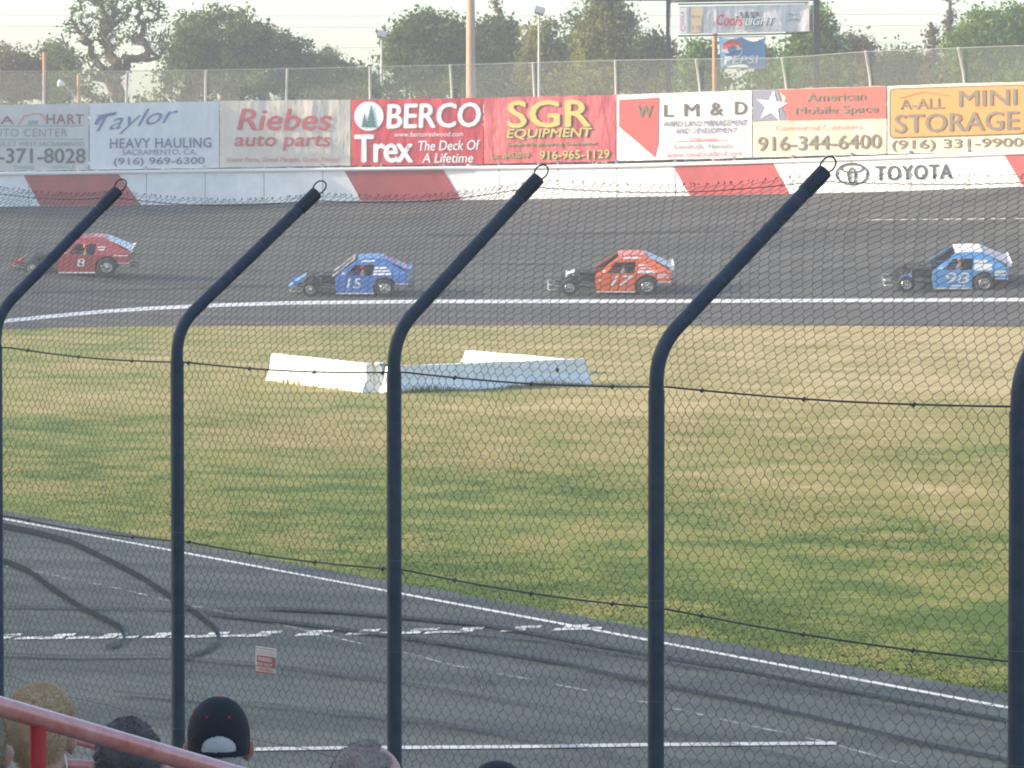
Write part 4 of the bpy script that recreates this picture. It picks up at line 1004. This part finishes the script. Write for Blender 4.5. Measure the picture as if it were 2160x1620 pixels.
    q = MB(); q.box((2.545, -.22, 1.13), (.05, .17, .07)); q.v = [off @ v for v in q.v]; q.build("visor", M['dark_int'], drv, bevel=.015)
    q = MB(); q.tube([(2.2, -.22 + .17 * math.cos(a), .76 + .17 * math.sin(a)) for a in [2 * math.pi * k / 16 for k in range(17)]], .016, 6, False); q.v = [off @ v for v in q.v]; q.build("steering_wheel", M['car_black'], root)
    return root, drv
def paint(name, c): return mat(name, c, .35, coat=.5, var=.05)
P_red = paint("faded_red_paint", (.40, .050, .055)); P_blue = paint("mid_blue_paint", (.055, .19, .52)); P_org = paint("orange_red_paint", (.82, .13, .03)); P_lb = paint("sky_blue_paint", (.09, .33, .68))
W_ = M['white_vinyl']; silver = mat("silver_deck", (.62, .64, .66), .4)
_, d = race_car(146.5, 583, 157, P_red, W_, "8", "dark red open wheeled race car with white number 8, furthest left", nose=((275, 590), (425, 478), P_red, .42), numbox=(985, 488, 1070, 580), shear=.1,
   decals=[(1205, 355, 1290, 370), (1205, 385, 1280, 397), (1370, 450, 1530, 462)], helmet=mat("helmet_orange", (.6, .18, .06), .3))
tag(d, "person in dark race suit and orange helmet driving the red car", "person", "drivers inside the race cars")
_, d = race_car(733.5, 627, 157, P_blue, P_blue, "15", "blue race car with white number 15, second from left", nose=((272, 590), (455, 462), paint("light_blue_nose", (.10, .36, .74)), .42), numbox=(895, 478, 1050, 590), windshield=True,
   decals=[(1190, 350, 1330, 372), (1170, 385, 1360, 405), (1170, 418, 1370, 440), (1050, 276, 1200, 296)], helmet=mat("helmet_red", (.4, .04, .04), .3))
tag(d, "person in dark race suit and red helmet driving the blue number 15 car", "person", "drivers inside the race cars")
_, d = race_car(1283.5, 624, 163, P_org, silver, "17", "bright orange race car with slanted white number 17", nose=((472, 506), (560, 448), W_, .25), numbox=(925, 470, 1165, 582), shear=.4,
   decals=[(1210, 352, 1300, 368), (1210, 385, 1340, 395), (1200, 415, 1400, 440), (1390, 455, 1520, 468), (1400, 480, 1520, 495), (1040, 272, 1240, 292), (805, 510, 845, 528)], helmet=mat("helmet_black", (.05, .05, .05), .3))
tag(d, "person in dark race suit and black helmet driving the orange car", "person", "drivers inside the race cars")
_, d = race_car(1994, 617, 164, P_lb, silver, "98", "sky blue and white race car with large white number, furthest right", nose=((480, 600), (600, 560), P_blue, .3), numbox=(905, 470, 1150, 592), shear=.1,
   decals=[(1195, 340, 1330, 372), (1190, 380, 1380, 446), (1400, 448, 1530, 478), (1400, 486, 1530, 508), (940, 612, 1110, 628)], helmet=mat("helmet_orange2", (.75, .22, .05), .3), roofm=W_)
tag(d, "person in dark race suit and orange helmet driving the sky blue car at right", "person", "drivers inside the race cars")

# ------------------------------------------------------------------ near catch fence
def sc_at(px): return 402 + 209 * px / 2145.0
posts = []   # (base xy, bend z, tip point)
NF = None
def fence_xy(px): D = F / sc_at(px); return Vector(((px - 1080) / F * D, D, 0))
fa = fence_xy(0); fb = fence_xy(2145); FD = (fb - fa).normalized(); FN = Vector((-FD.y, FD.x, 0)); 
if FN.y < 0: FN = -FN
fence = empty("safety_fence", fence_xy(1080)); tag(fence, "tall chain link fence on navy posts bent over toward the track, in the foreground", "fence"); fz = fence.location
spec = [(-640, 680, None), (-340, 700, None), (-9, 722, (245, 405)), (373, 752, (664, 410)), (831, 774, (1131, 380)), (1385, 812, (1735, 366)), (2150, 856, None), (3080, 905, None), (4600, 985, None)]
PD = []
for px, yb, tip in spec:
    base = fence_xy(px); zb_ = at(px, yb, base.y).z
    if tip:
        kx = (tip[0] - 1080) / F; L_ = (kx * base.y - base.x) / (FN.x - kx * FN.y); tp = at(tip[0], tip[1], base.y + FN.y * L_)
    else:
        L_ = .80; tp = base + FN * L_; tp.z = zb_ + .86
    PD.append((base, zb_, tp, L_))
for (base, zb_, tp, L_) in PD:
    root = None
    b0 = Vector((base.x, base.y, 1.0)); bend = Vector((base.x, base.y, zb_)); tipv = tp
    q = MB(); q.tube([b0 - fz, bend - fz + Vector((0, 0, -.02))], .0325, 20)
    post = q.build("post", M['post_navy'], fence, smooth=True)
    # arm: starts vertical, turns in an arc, then straight to the tip
    d2 = (tipv - (bend + Vector((0, 0, .14)))).normalized(); K = bend + Vector((0, 0, .14)); pts = [bend - Vector((0, 0, .06))]
    for i in range(9):
        t = i / 8; A_ = K - Vector((0, 0, .13)); B_ = K + d2 * .13
        pts.append(A_ * (1 - t) ** 2 + K * 2 * t * (1 - t) + B_ * t * t)
    pts.append(tipv)
    q = MB(); q.tube([p - fz for p in pts], .0290, 20); q.build("arm", M['post_navy'], post, smooth=True)
    q = MB(); e1 = tipv - d2 * .11; q.tube([e1 - fz, tipv + d2 * .012 - fz], .0325, 20); q.build("end_cap", M['black_steel'], post, smooth=True)
    for f__ in (.30, .55, .82): c_ = pts[-2].lerp(tipv, f__); q = MB(); q.tube([c_ - d2 * .002 - fz, c_ + d2 * .002 - fz], .0302, 16); q.build("wire_tie", M['tie'], post)
    for f__ in (.85, 1.25, 1.8):
        c_ = Vector((base.x, base.y, zb_ - f__)); q = MB(); q.tube([c_ - fz, c_ + Vector((0, 0, .004)) - fz], .0335, 16); q.build("wire_tie", M['tie'], post)
    # loop of wire sticking out of the open end
    q = MB(); cr = tipv + d2 * .035 + Vector((0, 0, .012)); ax = d2; bx_ = Vector((1, 0, 0)).cross(d2).normalized(); lp = []
    u1 = Vector((d2.x, 0, d2.z)).normalized(); u2 = Vector((u1.z, 0, -u1.x))
    for k in range(19): a = 2 * math.pi * k / 18; lp.append(cr + u1 * math.cos(a) * .036 + u2 * math.sin(a) * .027 - fz)
    q.tube(lp, .0042, 6, False); q.build("wire_loop", M['cable'], post, smooth=True)
# mesh fabric
tpos = [ (p[0] - PD[0][0]).dot(FD) for p in PD ]
def interp(ts, vals): 
    return lambda t: np.interp(t, ts, vals)
zbend = interp(tpos, [p[1] - .02 for p in PD]); ztip = interp(tpos, [p[2].z for p in PD]); Lt = interp(tpos, [p[3] for p in PD])
CELL = .072
def near_mesh():
    Ltot = tpos[-1] - .1; nx = int(Ltot / (CELL / 2)); zbot = 1.25
    nv = int((3.53 - zbot) / (CELL / 2)); ns = 33
    ph = rng.random(8) * 6
    def Pf(T, J):
        t = .05 + T * CELL / 2
        # the fabric is a little wavy and stretched
        t = t + .010 * np.sin(J * .21 + ph[0]) * np.sin(t * 2.1 + ph[1]) + .006 * np.sin(t * 9 + J * .13)
        zb = zbend(t); vfrac = J / nv
        z = zbot + (zb - zbot) * np.minimum(vfrac, 1.0)
        z = z + .008 * np.sin(t * 5.3 + ph[2]) * np.sin(J * .17)
        s = np.clip((J - nv) / ns, 0, 1.03); sag = np.sin(np.pi * ((t * .47) % 1.0)) 
        over = s > 0
        # lies on the arms, which curve out from the bend
        e = s + 0 * s
        out = Lt(t) * (1.12 * e ** 1.25 - .12 * e) ; up = (ztip(t) - zb) * (1.18 * e - .18 * e * e)
        seg = np.interp(t, tpos, np.arange(len(tpos))); fr = seg % 1.0
        droop = np.sin(np.pi * fr) * .035 * s
        z = np.where(over, zb + up - droop, z)
        n_ = out + .012 * np.sin(t * 3.1 + J * .09 + ph[3]) + .006 * np.sin(t * 13 + J * .31)
        # gentle twist of the topmost rows
        n_ = n_ + .01 * np.clip(s - .9, 0, 1) * 10 * np.sin(T * 2.6)
        X = PD[0][0].x + FD.x * t + FN.x * (n_ + .045) - fz.x; Y = PD[0][0].y + FD.y * t + FN.y * (n_ + .045) - fz.y
        return np.stack([X, Y, z - fz.z], -1)
    V_, F_ = lattice(Pf, nx, nv + ns, .00145, 3, .20)
    return V_, F_, Pf, nx, nv, ns
v_, f_, Pf, nx, nv, ns = near_mesh(); np_mesh("chain_link_mesh", v_, f_, M['wire_dark'], fence)
# barbs and line wires along the top
q = MB()
Tt = np.arange(0, nx, 2.0); 
tip_line = Pf(Tt[None, :], np.full((1, len(Tt)), nv + ns * .955))[0]
q.tube([Vector(p) for p in tip_line], .0017, 4, False); q.build("top_cable", M['cable'], fence)
q = MB()
for i in range(0, nx, 1):
    p = Vector(Pf(np.array([[float(i)]]), np.array([[float(nv + ns)]]))[0, 0]); q.tube([p, p + Vector((random.uniform(-.010, .012), 0, random.uniform(.003, .012)))], .0019, 3, False)
q.build("twisted_ends", M['wire_dark'], fence)
def line_wire(ys, rad, name, front=.055, clips=True):
    # ys: (px, y) at the posts
    q = MB(); pts = []
    for (a, b_), in zip(zip(ys, ys[1:])):
        A_ = fence_xy(a[0]); A_.z = at(a[0], a[1], A_.y).z; B_ = fence_xy(b_[0]); B_.z = at(b_[0], b_[1], B_.y).z
        for i in range(10):
            t = i / 10; P = A_.lerp(B_, t); P.z -= .018 * math.sin(math.pi * t); pts.append(P + FN * front - fz)
    q.tube(pts, rad, 6, False)
    if clips:
        for i in range(3, len(pts), 3): q.tube([pts[i] + Vector((0, 0, -.008)), pts[i] + Vector((.012, 0, .006))], rad * 1.7, 5)
    q.build(name, M['cable'], fence)
line_wire([(-640, 676), (-340, 700), (0, 734), (373, 765), (831, 786), (1385, 817), (2150, 859), (3080, 912), (4600, 996)], .0042, "tension_wire")
line_wire([(-640, 992), (-340, 1040), (0, 1091), (373, 1144), (831, 1204), (1385, 1287), (2150, 1402), (3080, 1560), (4600, 1800)], .0040, "tension_wire", clips=True)
line_wire([(-340, 1400), (0, 1427), (200, 1488), (373, 1521), (620, 1580), (831, 1626), (3080, 2100)], .0014, "loose_wire", clips=False)
# footing wall of the fence
q = MB(); a = fence_xy(-700); b_ = fence_xy(4200)
c = (a + b_) / 2; Lw = (b_ - a).length; Mx = Matrix.Translation((c.x, c.y, 0)) @ Matrix.Rotation(math.atan2(FD.y, FD.x), 4, 'Z')
q.box((0, 0, .45), (Lw, .30, 1.5), Mx); o = q.build("retaining_wall", M['wall_white'], None, bevel=.02); tag(o, "low white concrete wall carrying the foreground fence, below the picture", "wall")
# small notice wired to the mesh
sg = empty("notice_sign", at(549, 1422, F / sc_at(549))); tag(sg, "small white and red notice wired to the foreground chain link mesh", "sign"); so2 = sg.location
def sgm(off):
    def f(x, y):
        P = fence_xy(x); Q = at(x, y, P.y); return Q + FN * (.03 - off) - so2
    return f
q = MB(); f0 = sgm(0); f1 = sgm(-.003); cr_ = [(527, 1363), (570, 1370), (569, 1423.5), (527, 1418)]
q.add([f0(*p) for p in cr_] + [f1(*p) for p in cr_], [(0, 1, 2, 3), (7, 6, 5, 4), (0, 4, 5, 1), (1, 5, 6, 2), (2, 6, 7, 3), (3, 7, 4, 0)]); q.build("plate", mat("sign_white", (.62, .58, .58), .5), sg)
s1 = sgm(.004); s2 = sgm(.007); sred = ink((.32, .05, .07))
def pr4(x0, y0, x1, y1, f_, m_, nm="printed_shape"):
    sh = lambda x: (x - 527) / 43 * 6.5; patch([(x0, y0 + sh(x0)), (x1, y0 + sh(x1)), (x1, y1 + sh(x1)), (x0, y1 + sh(x0))], f_, m_, sg, nm)
pr4(529, 1365.5, 568, 1367, s1, sred); pr4(531, 1381, 569, 1403, s1, sred); pr4(528, 1403, 569, 1405, s1, sred); pr4(528, 1415, 569, 1418, s1, sred)
def sl2(f_): 
    return lambda x, y: f_(x, y + (x - 527) / 43 * 6.5)
letters("NOTICE", (532, 1370, 566, 1378), sl2(s2), mat("pale_ink", (.42, .40, .42), .6), sg, bold=.02)
letters("WARNING", (535, 1384, 564, 1392), sl2(s2), ink((.66, .64, .64)), sg, bold=.05); letters("DO NOT", (532, 1396, 566, 1402), sl2(s2), ink((.66, .64, .64)), sg, bold=.05); letters("CLIMB FENCE", (530, 1407, 567, 1413), sl2(s2), sred, sg, bold=.04)

# ------------------------------------------------------------------ seating under the spectators
plat = MB(); ang = R(-12)
Mst = Matrix.Rotation(ang, 4, 'Z')
def row_frame(P, z): return Matrix.Translation((P.x, P.y, z)) @ Mst
TW = FN      # direction the spectators face
# ------------------------------------------------------------------ spectators
def skin_mat(name, c): 
    m = mat(name, c, .55, var=.08, scale=14, bump=.05, bscale=90); b = m.node_tree.nodes["Principled BSDF"]; b.inputs["Subsurface Weight"].default_value = .12; b.inputs["Subsurface Scale"].default_value = .01; return m
def ico(c, r, rot=None, sub=3):
    bm = bmesh.new(); bmesh.ops.create_icosphere(bm, subdivisions=sub, radius=1)
    Mx = Matrix.Translation(c) @ (rot.to_matrix().to_4x4() if rot else Matrix()) @ Matrix.Diagonal((r[0], r[1], r[2], 1))
    V = [Mx @ v.co for v in bm.verts]; Fs = [tuple(v.index for v in f.verts) for f in bm.faces]; bm.free(); return V, Fs
def limb(q, pts, rad, n=14): 
    q.tube(pts, 1, n, True, rad)
    for p, r in zip(pts, rad): 
        V, Fs = ico(p, (r, r, r), None, 2); q.add(V, Fs)
def remesh(o, vox, smooth_it=6):
    m = o.modifiers.new("r", 'REMESH'); m.mode = 'VOXEL'; m.voxel_size = vox; m.use_smooth_shade = True
    s = o.modifiers.new("s", 'SMOOTH'); s.factor = .5; s.iterations = smooth_it
    dg = bpy.context.evaluated_depsgraph_get(); dg.update(); me = bpy.data.meshes.new_from_object(o.evaluated_get(dg)); old = o.data; o.modifiers.clear(); o.data = me; bpy.data.meshes.remove(old)
    return o
def spectator(px, ytop, D, label, skin, shirt, turn=0.0, hair=None, hs=1.0, cap=None, tilt=0.0):
    """seated, seen from behind; local +Y is the way the body faces, head top at (px,ytop)"""
    top = at(px, ytop, D); H = 1.364 * hs                      # seat-to-crown .90 + seat .44
    root = empty("person", (top.x, top.y, top.z - H), (0, 0, R(-12))); root.scale = (hs,) * 3
    HC = Vector((0, .03, 1.225))                              # head centre
    RH = Matrix.Translation(HC) @ Matrix.Rotation(R(turn + 12), 4, 'Z') @ Matrix.Rotation(R(tilt), 4, 'X')
    q = MB()
    def hadd(c, r, sub=3):
        V, Fs = ico(c, r, None, sub); q.add([RH @ v for v in V], Fs)
    hadd((0, -.012, .018), (.077, .098, .098)); hadd((0, .035, -.045), (.060, .062, .075)); hadd((0, .062, -.085), (.034, .034, .028))
    hadd((0, .104, -.022), (.013, .020, .022), 2); hadd((0, .098, .018), (.050, .016, .012), 2); hadd((0, .094, -.065), (.024, .012, .009), 2)
    for sx in (-1, 1):
        hadd((sx * .082, -.004, -.022), (.012, .020, .034), 2); hadd((sx * .096, -.016, -.012), (.010, .010, .028), 2)
        hadd((sx * .030, .088, .006), (.015, .012, .010), 2)
    limb(q, [(0, .0, 1.00), (0, .01, 1.08), (0, .015, 1.16)], [.062, .056, .058])
    limb(q, [(0, -.03, .53), (0, -.02, .66), (0, -.01, .80), (0, -.01, .92)], [.145, .135, .150, .125])
    limb(q, [(-.16, -.01, .93), (.16, -.01, .93)], [.075, .075]); limb(q, [(-.09, -.02, .55), (.09, -.02, .55)], [.12, .12])
    for sx in (-1, 1):
        sh = Vector((sx * .195, -.01, .925)); el = Vector((sx * .235, .10, .68)); wr = Vector((sx * .12, .32, .60)); limb(q, [sh, el, wr], [.062, .046, .030])
        hp = wr + Vector((-sx * .02, .06, -.01)); V, Fs = ico(hp, (.040, .048, .016), None, 2); q.add(V, Fs)
        for k in range(4): 
            o_ = hp + Vector(((k - 1.5) * .019, .035, 0)); limb(q, [o_, o_ + Vector((0, .038 - abs(k - 1.3) * .004, -.006)), o_ + Vector((0, .058 - abs(k - 1.3) * .006, -.030))], [.0095, .009, .008], 8)
        limb(q, [hp + Vector((-sx * .035, -.01, 0)), hp + Vector((-sx * .055, .02, -.004)), hp + Vector((-sx * .058, .045, -.010))], [.011, .010, .009], 8)
        hip = Vector((sx * .10, .02, .52)); kn = Vector((sx * .15, .46, .50)); an = Vector((sx * .14, .44, .09)); limb(q, [hip, kn, an], [.092, .062, .042])
        V, Fs = ico((sx * .145, .50, .045), (.046, .125, .042), None, 2); q.add(V, Fs)
    body = q.build("body", skin, root); remesh(body, .0085, 5)
    # clothes
    q = MB(); limb(q, [(0, -.03, .50), (0, -.02, .66), (0, -.012, .80), (0, -.012, .93)], [.160, .150, .165, .140]); limb(q, [(-.165, -.01, .93), (.165, -.01, .93)], [.090, .090]); limb(q, [(0, -.005, .98), (0, .002, 1.035)], [.085, .070])
    for sx in (-1, 1): limb(q, [(sx * .195, -.01, .925), (sx * .222, .055, .79)], [.076, .066])
    o = q.build("shirt", shirt, root); remesh(o, .012, 6)
    q = MB(); limb(q, [(-.09, -.02, .54), (.09, -.02, .54)], [.135, .135])
    for sx in (-1, 1): limb(q, [(sx * .10, .02, .52), (sx * .15, .46, .50), (sx * .14, .44, .12)], [.105, .076, .060])
    o = q.build("trousers", mat("denim", (.05, .07, .12), .85, var=.2), root); remesh(o, .012, 6)
    eye = MB()
    for sx in (-1, 1): V, Fs = ico((sx * .030, .0975, .008), (.011, .008, .0085), None, 2); eye.add([RH @ v for v in V], Fs)
    eye.build("eyes", mat("eye_dark", (.05, .04, .04), .2), root, smooth=True)
    if hair: hair(root, RH)
    if cap: cap(root, RH)
    tag(root, label, "person", "spectators seated along the fence"); return root
def hair_shell(col, thick=.010, strands=5000, length=.014, front=.05, low=-.075, mask=None, lump=.004, col2=None):
    def f(root, RH):
        m = mat("hair", col, .7, col2=col2 or tuple(c * 1.7 for c in col), scale=16, bump=.18, bscale=130, spec=.2)
        V, Fs = ico((0, -.014, .020), (.079 + thick, .100 + thick, .100 + thick), None, 5)
        def keep(v):
            side = abs(v.x) > .066
            lim = low if v.y < -.02 else (low + .05 + (v.y + .02) * .9)
            if side and -.035 < v.y < .03 and v.z < .012: return False
            if mask and not mask(v): return False
            return v.z > lim and v.y < front + (v.z - .04) * .4
        kp = {i for i, v in enumerate(V) if keep(v)}
        for i in list(range(len(V))): n_ = noise.noise(V[i] * 38); V[i] = V[i] + (V[i] - Vector((0, -.01, .02))).normalized() * n_ * lump
        # inner surface closes the cap of hair
        f2 = [t for t in Fs if all(i in kp for i in t)]
        used = sorted({i for t in f2 for i in t}); mp = {o: k for k, o in enumerate(used)}
        q = MB(); q.add([RH @ V[i] for i in used], [tuple(mp[i] for i in t) for t in f2]); o = q.build("hair", m, root, smooth=True)
        so_m = o.modifiers.new("t", 'SOLIDIFY'); so_m.thickness = thick + .006; so_m.offset = -1
        SV = []
        for _ in range(strands):
            t = random.choice(f2); a, b_, c_ = (V[i] for i in t); u, w_ = random.random(), random.random()
            if u + w_ > 1: u, w_ = 1 - u, 1 - w_
            p = a + (b_ - a) * u + (c_ - a) * w_; nn = (p - Vector((0, -.01, .02))).normalized()
            d_ = (nn + Vector((random.gauss(0, .3), random.gauss(0, .3), random.gauss(-.15, .3)))).normalized(); s_ = nn.cross(Vector((random.gauss(0, 1), random.gauss(0, 1), random.gauss(0, 1)))).normalized() * .0011
            SV += [RH @ (p - s_), RH @ (p + s_), RH @ (p + d_ * length * random.uniform(.5, 1.2))]
        if SV: np_mesh("hair_strands", SV, [(3 * i, 3 * i + 1, 3 * i + 2) for i in range(len(SV) // 3)], m, o)
    return f
def cap_back(col, trim):
    """baseball cap worn back to front is not what shows: strap opening faces the camera"""
    def f(root, RH):
        V, Fs = ico((0, 0, 0), (1, 1, 1), None, 6)
        for i, v in enumerate(V):
            rr_ = math.hypot(v.x, v.y) or 1e-6; zz = max(-.999, min(.999, v.z))
            nr_ = (1 - abs(zz) ** 2.1) ** (1 / 2.1) if zz > 0 else 1 - .04 * abs(zz)
            V[i] = Vector((v.x / rr_ * nr_ * .091, v.y / rr_ * nr_ * .111 - .008, zz * .108 + .022))
        def keep(v):
            if v.z < -.028 + .10 * max(0, v.y): return False
            # half-moon opening above the strap at the back
            if v.y < -.03 and (v.x / .053) ** 2 + ((v.z + .010) / .044) ** 2 < 1 and v.z > -.010: return False
            return True
        kp = {i for i, v in enumerate(V) if keep(v)}; f2 = [t for t in Fs if all(i in kp for i in t)]; used = sorted({i for t in f2 for i in t}); mp = {o: k for k, o in enumerate(used)}
        W2 = []
        for i in used:
            v = V[i].copy()
            if v.z > .05: v.z += (v.z - .05) * .10
            W2.append(RH @ v)
        q = MB(); q.add(W2, [tuple(mp[i] for i in t) for t in f2]); o = q.build("cap", col, root, smooth=True)
        m = o.modifiers.new("t", 'SOLIDIFY'); m.thickness = .005; m.offset = -1
        q = MB(); V, Fs = ico((0, -.008, .134), (.012, .012, .006), None, 2); q.add([RH @ v for v in V], Fs); q.build("cap_button", trim, o, smooth=True)
        q = MB()
        for sx, y_, z_ in ((-.034, -.098, .088), (.030, -.100, .088), (-.072, -.062, .090)):
            V, Fs = ico((sx, y_, z_), (.0042, .0042, .0042), None, 2); q.add([RH @ v for v in V], Fs)
        q.build("eyelets", trim, o, smooth=True)
        q = MB(); V = []; Fs = []
        for i in range(13):
            a = R(-60 + 10 * i)
            for (r_, dz) in ((.0, 0), (.07, -.012)): V.append(RH @ Vector((math.sin(a) * (.088 + r_ * .35), .02 + math.cos(a) * (.09 + r_), -.008 + dz)))
        for i in range(12): Fs.append((2 * i, 2 * i + 1, 2 * i + 3, 2 * i + 2))
        q.add(V, Fs); b_ = q.build("cap_brim", col, o); m = b_.modifiers.new("t", 'SOLIDIFY'); m.thickness = .004
    return f
S1 = skin_mat("skin_fair", (.52, .29, .22)); S2 = skin_mat("skin_ruddy", (.50, .20, .13)); S3 = skin_mat("skin_pink", (.55, .27, .22))
spectator(78, 1437, 10.9, "person with short blond hair and a blue shirt, seated behind the red handrail", S1, mat("blue_shirt", (.05, .10, .42), .85, var=.1), turn=-14,
          hair=hair_shell((.56, .40, .24), .009, 11000, .010, low=-.085, col2=(.70, .52, .34)), hs=1.0)
spectator(455, 1470, 12.0, "person in a black cap with red button, grey hair under the strap", S2, mat("grey_shirt", (.22, .22, .24), .9), turn=4,
          hair=hair_shell((.60, .56, .55), .003, 2500, .005, low=-.085, lump=.001, col2=(.74, .70, .70)), cap=cap_back(mat("black_cap", (.012, .012, .016), .85, bump=.15, bscale=150), mat("red_button", (.5, .02, .03), .6)), hs=.98)
spectator(262, 1509, 11.4, "person with dark hair mostly hidden by the red handrail", S1, mat("dark_shirt", (.03, .03, .04), .9), turn=6,
          hair=hair_shell((.050, .042, .040), .011, 3000, .008, low=-.10, lump=.004, col2=(.17, .145, .13)), hs=1.0)
spectator(778, 1553, 11.2, "balding person with grey hair and pink scalp turned slightly right", S3, mat("olive_shirt", (.10, .10, .07), .9), turn=-58,
          hair=hair_shell((.22, .16, .135), .004, 2000, .010, low=-.085, lump=.002, col2=(.38, .31, .28), mask=lambda v: not (v.y > .012 + .03 * noise.noise(v * 30) and v.z > .02) ), hs=1.02)
spectator(1045, 1606, 11.6, "person whose dark cap just shows at the bottom edge", S2, mat("black_shirt", (.03, .03, .03), .9), turn=0,
          hair=hair_shell((.02, .02, .022), .004, 1000, .008), cap=cap_back(mat("dark_cap", (.016, .016, .020), .85), mat("dark_button", (.02, .02, .025), .6)), hs=.98)
spectator(-70, 1464, 10.6, "person cut off at the left edge, only brown hair and cheek showing", S1, mat("tan_shirt", (.30, .24, .18), .9), turn=12,
          hair=hair_shell((.26, .19, .12), .006, 3000, .007, low=-.04, col2=(.34, .25, .16)), hs=1.02)
# white earphone cord of the blond person
q = MB(); pts = [at(137, 1592, 10.86), at(138, 1600, 10.84), at(141, 1612, 10.84), at(141, 1640, 10.86)]; q.tube(pts, .0022, 6); o = q.build("earphone_cord", M['white_vinyl'], None, smooth=True); tag(o, "thin white cord hanging from the blond person's ear", "cord")
# benches and deck
deck = MB(); mid = at(455, 1470, 11.3)
def bench(center_px, D, zseat, idx, lab):
    c = at(center_px, 1600, D); Mx = Matrix.Translation((c.x, c.y, 0)) @ Mst
    root = empty("bench", (c.x, c.y, zseat), (0, 0, ang)); q = MB(); q.box((0, 0, -.02), (9.0, .28, .04)); q.build("seat_plank", mat("grey_plank", (.35, .35, .34), .5, .3), root, bevel=.006)
    for x in (-4.2, -2.1, 0, 2.1, 4.2): q = MB(); q.box((x, 0, -.23), (.06, .22, .38)); q.build("leg", M['metal_grey'], root)
    tag(root, lab, "bench", "spectator benches"); return root
zA = at(455, 1470, 12.0).z - 1.34 * .98; zB = at(78, 1437, 10.9).z - 1.34
bench(455, 12.0, zA + .44 * .98 - .05, 0, "lower spectator bench below the picture, nearest the fence"); bench(78, 10.9, zB + .385, 1, "upper spectator bench below the picture, under the blond person")
q = MB(); 
for c, z_, dd in ((at(455, 1600, 12.0), zA - .03, 0), (at(200, 1600, 10.7), zB - .02, -.0)):
    q.box((0, 0, (z_ - 1.4) / 2 - .1), (14, 1.15, z_ + 1.4 - .2), Matrix.Translation((c.x, c.y, 0)) @ Mst)
o = q.build("seating_deck", M['concrete'], None); tag(o, kind='structure')

# red handrails
rp_ = mat("red_rail_sheen", (.52, .12, .10), .26, col2=(.66, .28, .25), scale=14, coat=.7); rp2 = mat("red_post_paint", (.42, .015, .025), .45, var=.1)  # rail: pale pink patches in the red stand in for sky sheen
def handrail(pa, pb, r, label, postpx=None, D=None):
    root = empty("handrail", pa.lerp(pb, .5)); o_ = root.location; d_ = (pb - pa).normalized()
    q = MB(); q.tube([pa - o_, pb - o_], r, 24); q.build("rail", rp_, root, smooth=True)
    for pt in postpx or []:
        t = pt; P = pa.lerp(pb, t); q = MB(); q.tube([P - o_ - Vector((0, 0, r * .7)), P - o_ - Vector((0, 0, 1.0))], r * .80, 20); q.build("post", rp2, root, smooth=True)
    tag(root, label, "handrail"); return root
pa = at(-300, 1404, 9.2); pb = at(620, 1670, 10.3)
tpost = (44 + 300) / 920 
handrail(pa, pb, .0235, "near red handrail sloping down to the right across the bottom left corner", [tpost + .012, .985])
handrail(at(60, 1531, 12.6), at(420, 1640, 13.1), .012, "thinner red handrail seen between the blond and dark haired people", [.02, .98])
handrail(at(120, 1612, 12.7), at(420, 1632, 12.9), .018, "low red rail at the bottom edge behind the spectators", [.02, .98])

# unseen stand added left of the frame to throw shade over the seats
st = empty("shade_stand", (-24, 0, 0)); tag(st, "roofed concrete stand added out of view to shade the front rows", "shade_stand")
q = MB(); 
for i in range(12): q.box((-6 + i * .9 - 0, 0, (6.6 - i * .5) / 2), (.9, 42, 6.6 - i * .5))
q.build("seating_tiers", M['concrete'], st)
q = MB(); q.box((-1, 0, 13.2), (17, 44, .35)); q.build("roof", mat("roof_sheet", (.32, .33, .34), .6, .3), st)
q = MB(); q.box((-9.2, 0, 6.5), (.3, 42, 13.0)); q.build("back_wall", M['concrete'], st)
for y in (-20, -10, 0, 10, 20): q = MB(); q.box((6.5, y, 6.5), (.3, .3, 13.0)); q.build("column", M['metal_grey'], st)

# ------------------------------------------------------------------ evening haze over the whole track
if HAZE > 0:
    q = MB(); q.box((0, 150, 24.5), (560, 440, 52)); hz = q.build("haze", None, None); tag(hz, "thin pale evening haze over the whole track", "haze", kind='stuff')
    hm = bpy.data.materials.new("haze"); hm.use_nodes = True; t = hm.node_tree; t.nodes.remove(t.nodes["Principled BSDF"])
    pv = t.nodes.new("ShaderNodeVolumePrincipled"); pv.inputs["Color"].default_value = (.93, .95, 1.0, 1); pv.inputs["Density"].default_value = HAZE; pv.inputs["Anisotropy"].default_value = .2
    t.links.new(pv.outputs[0], t.nodes["Material Output"].inputs["Volume"]); hz.data.materials.append(hm)
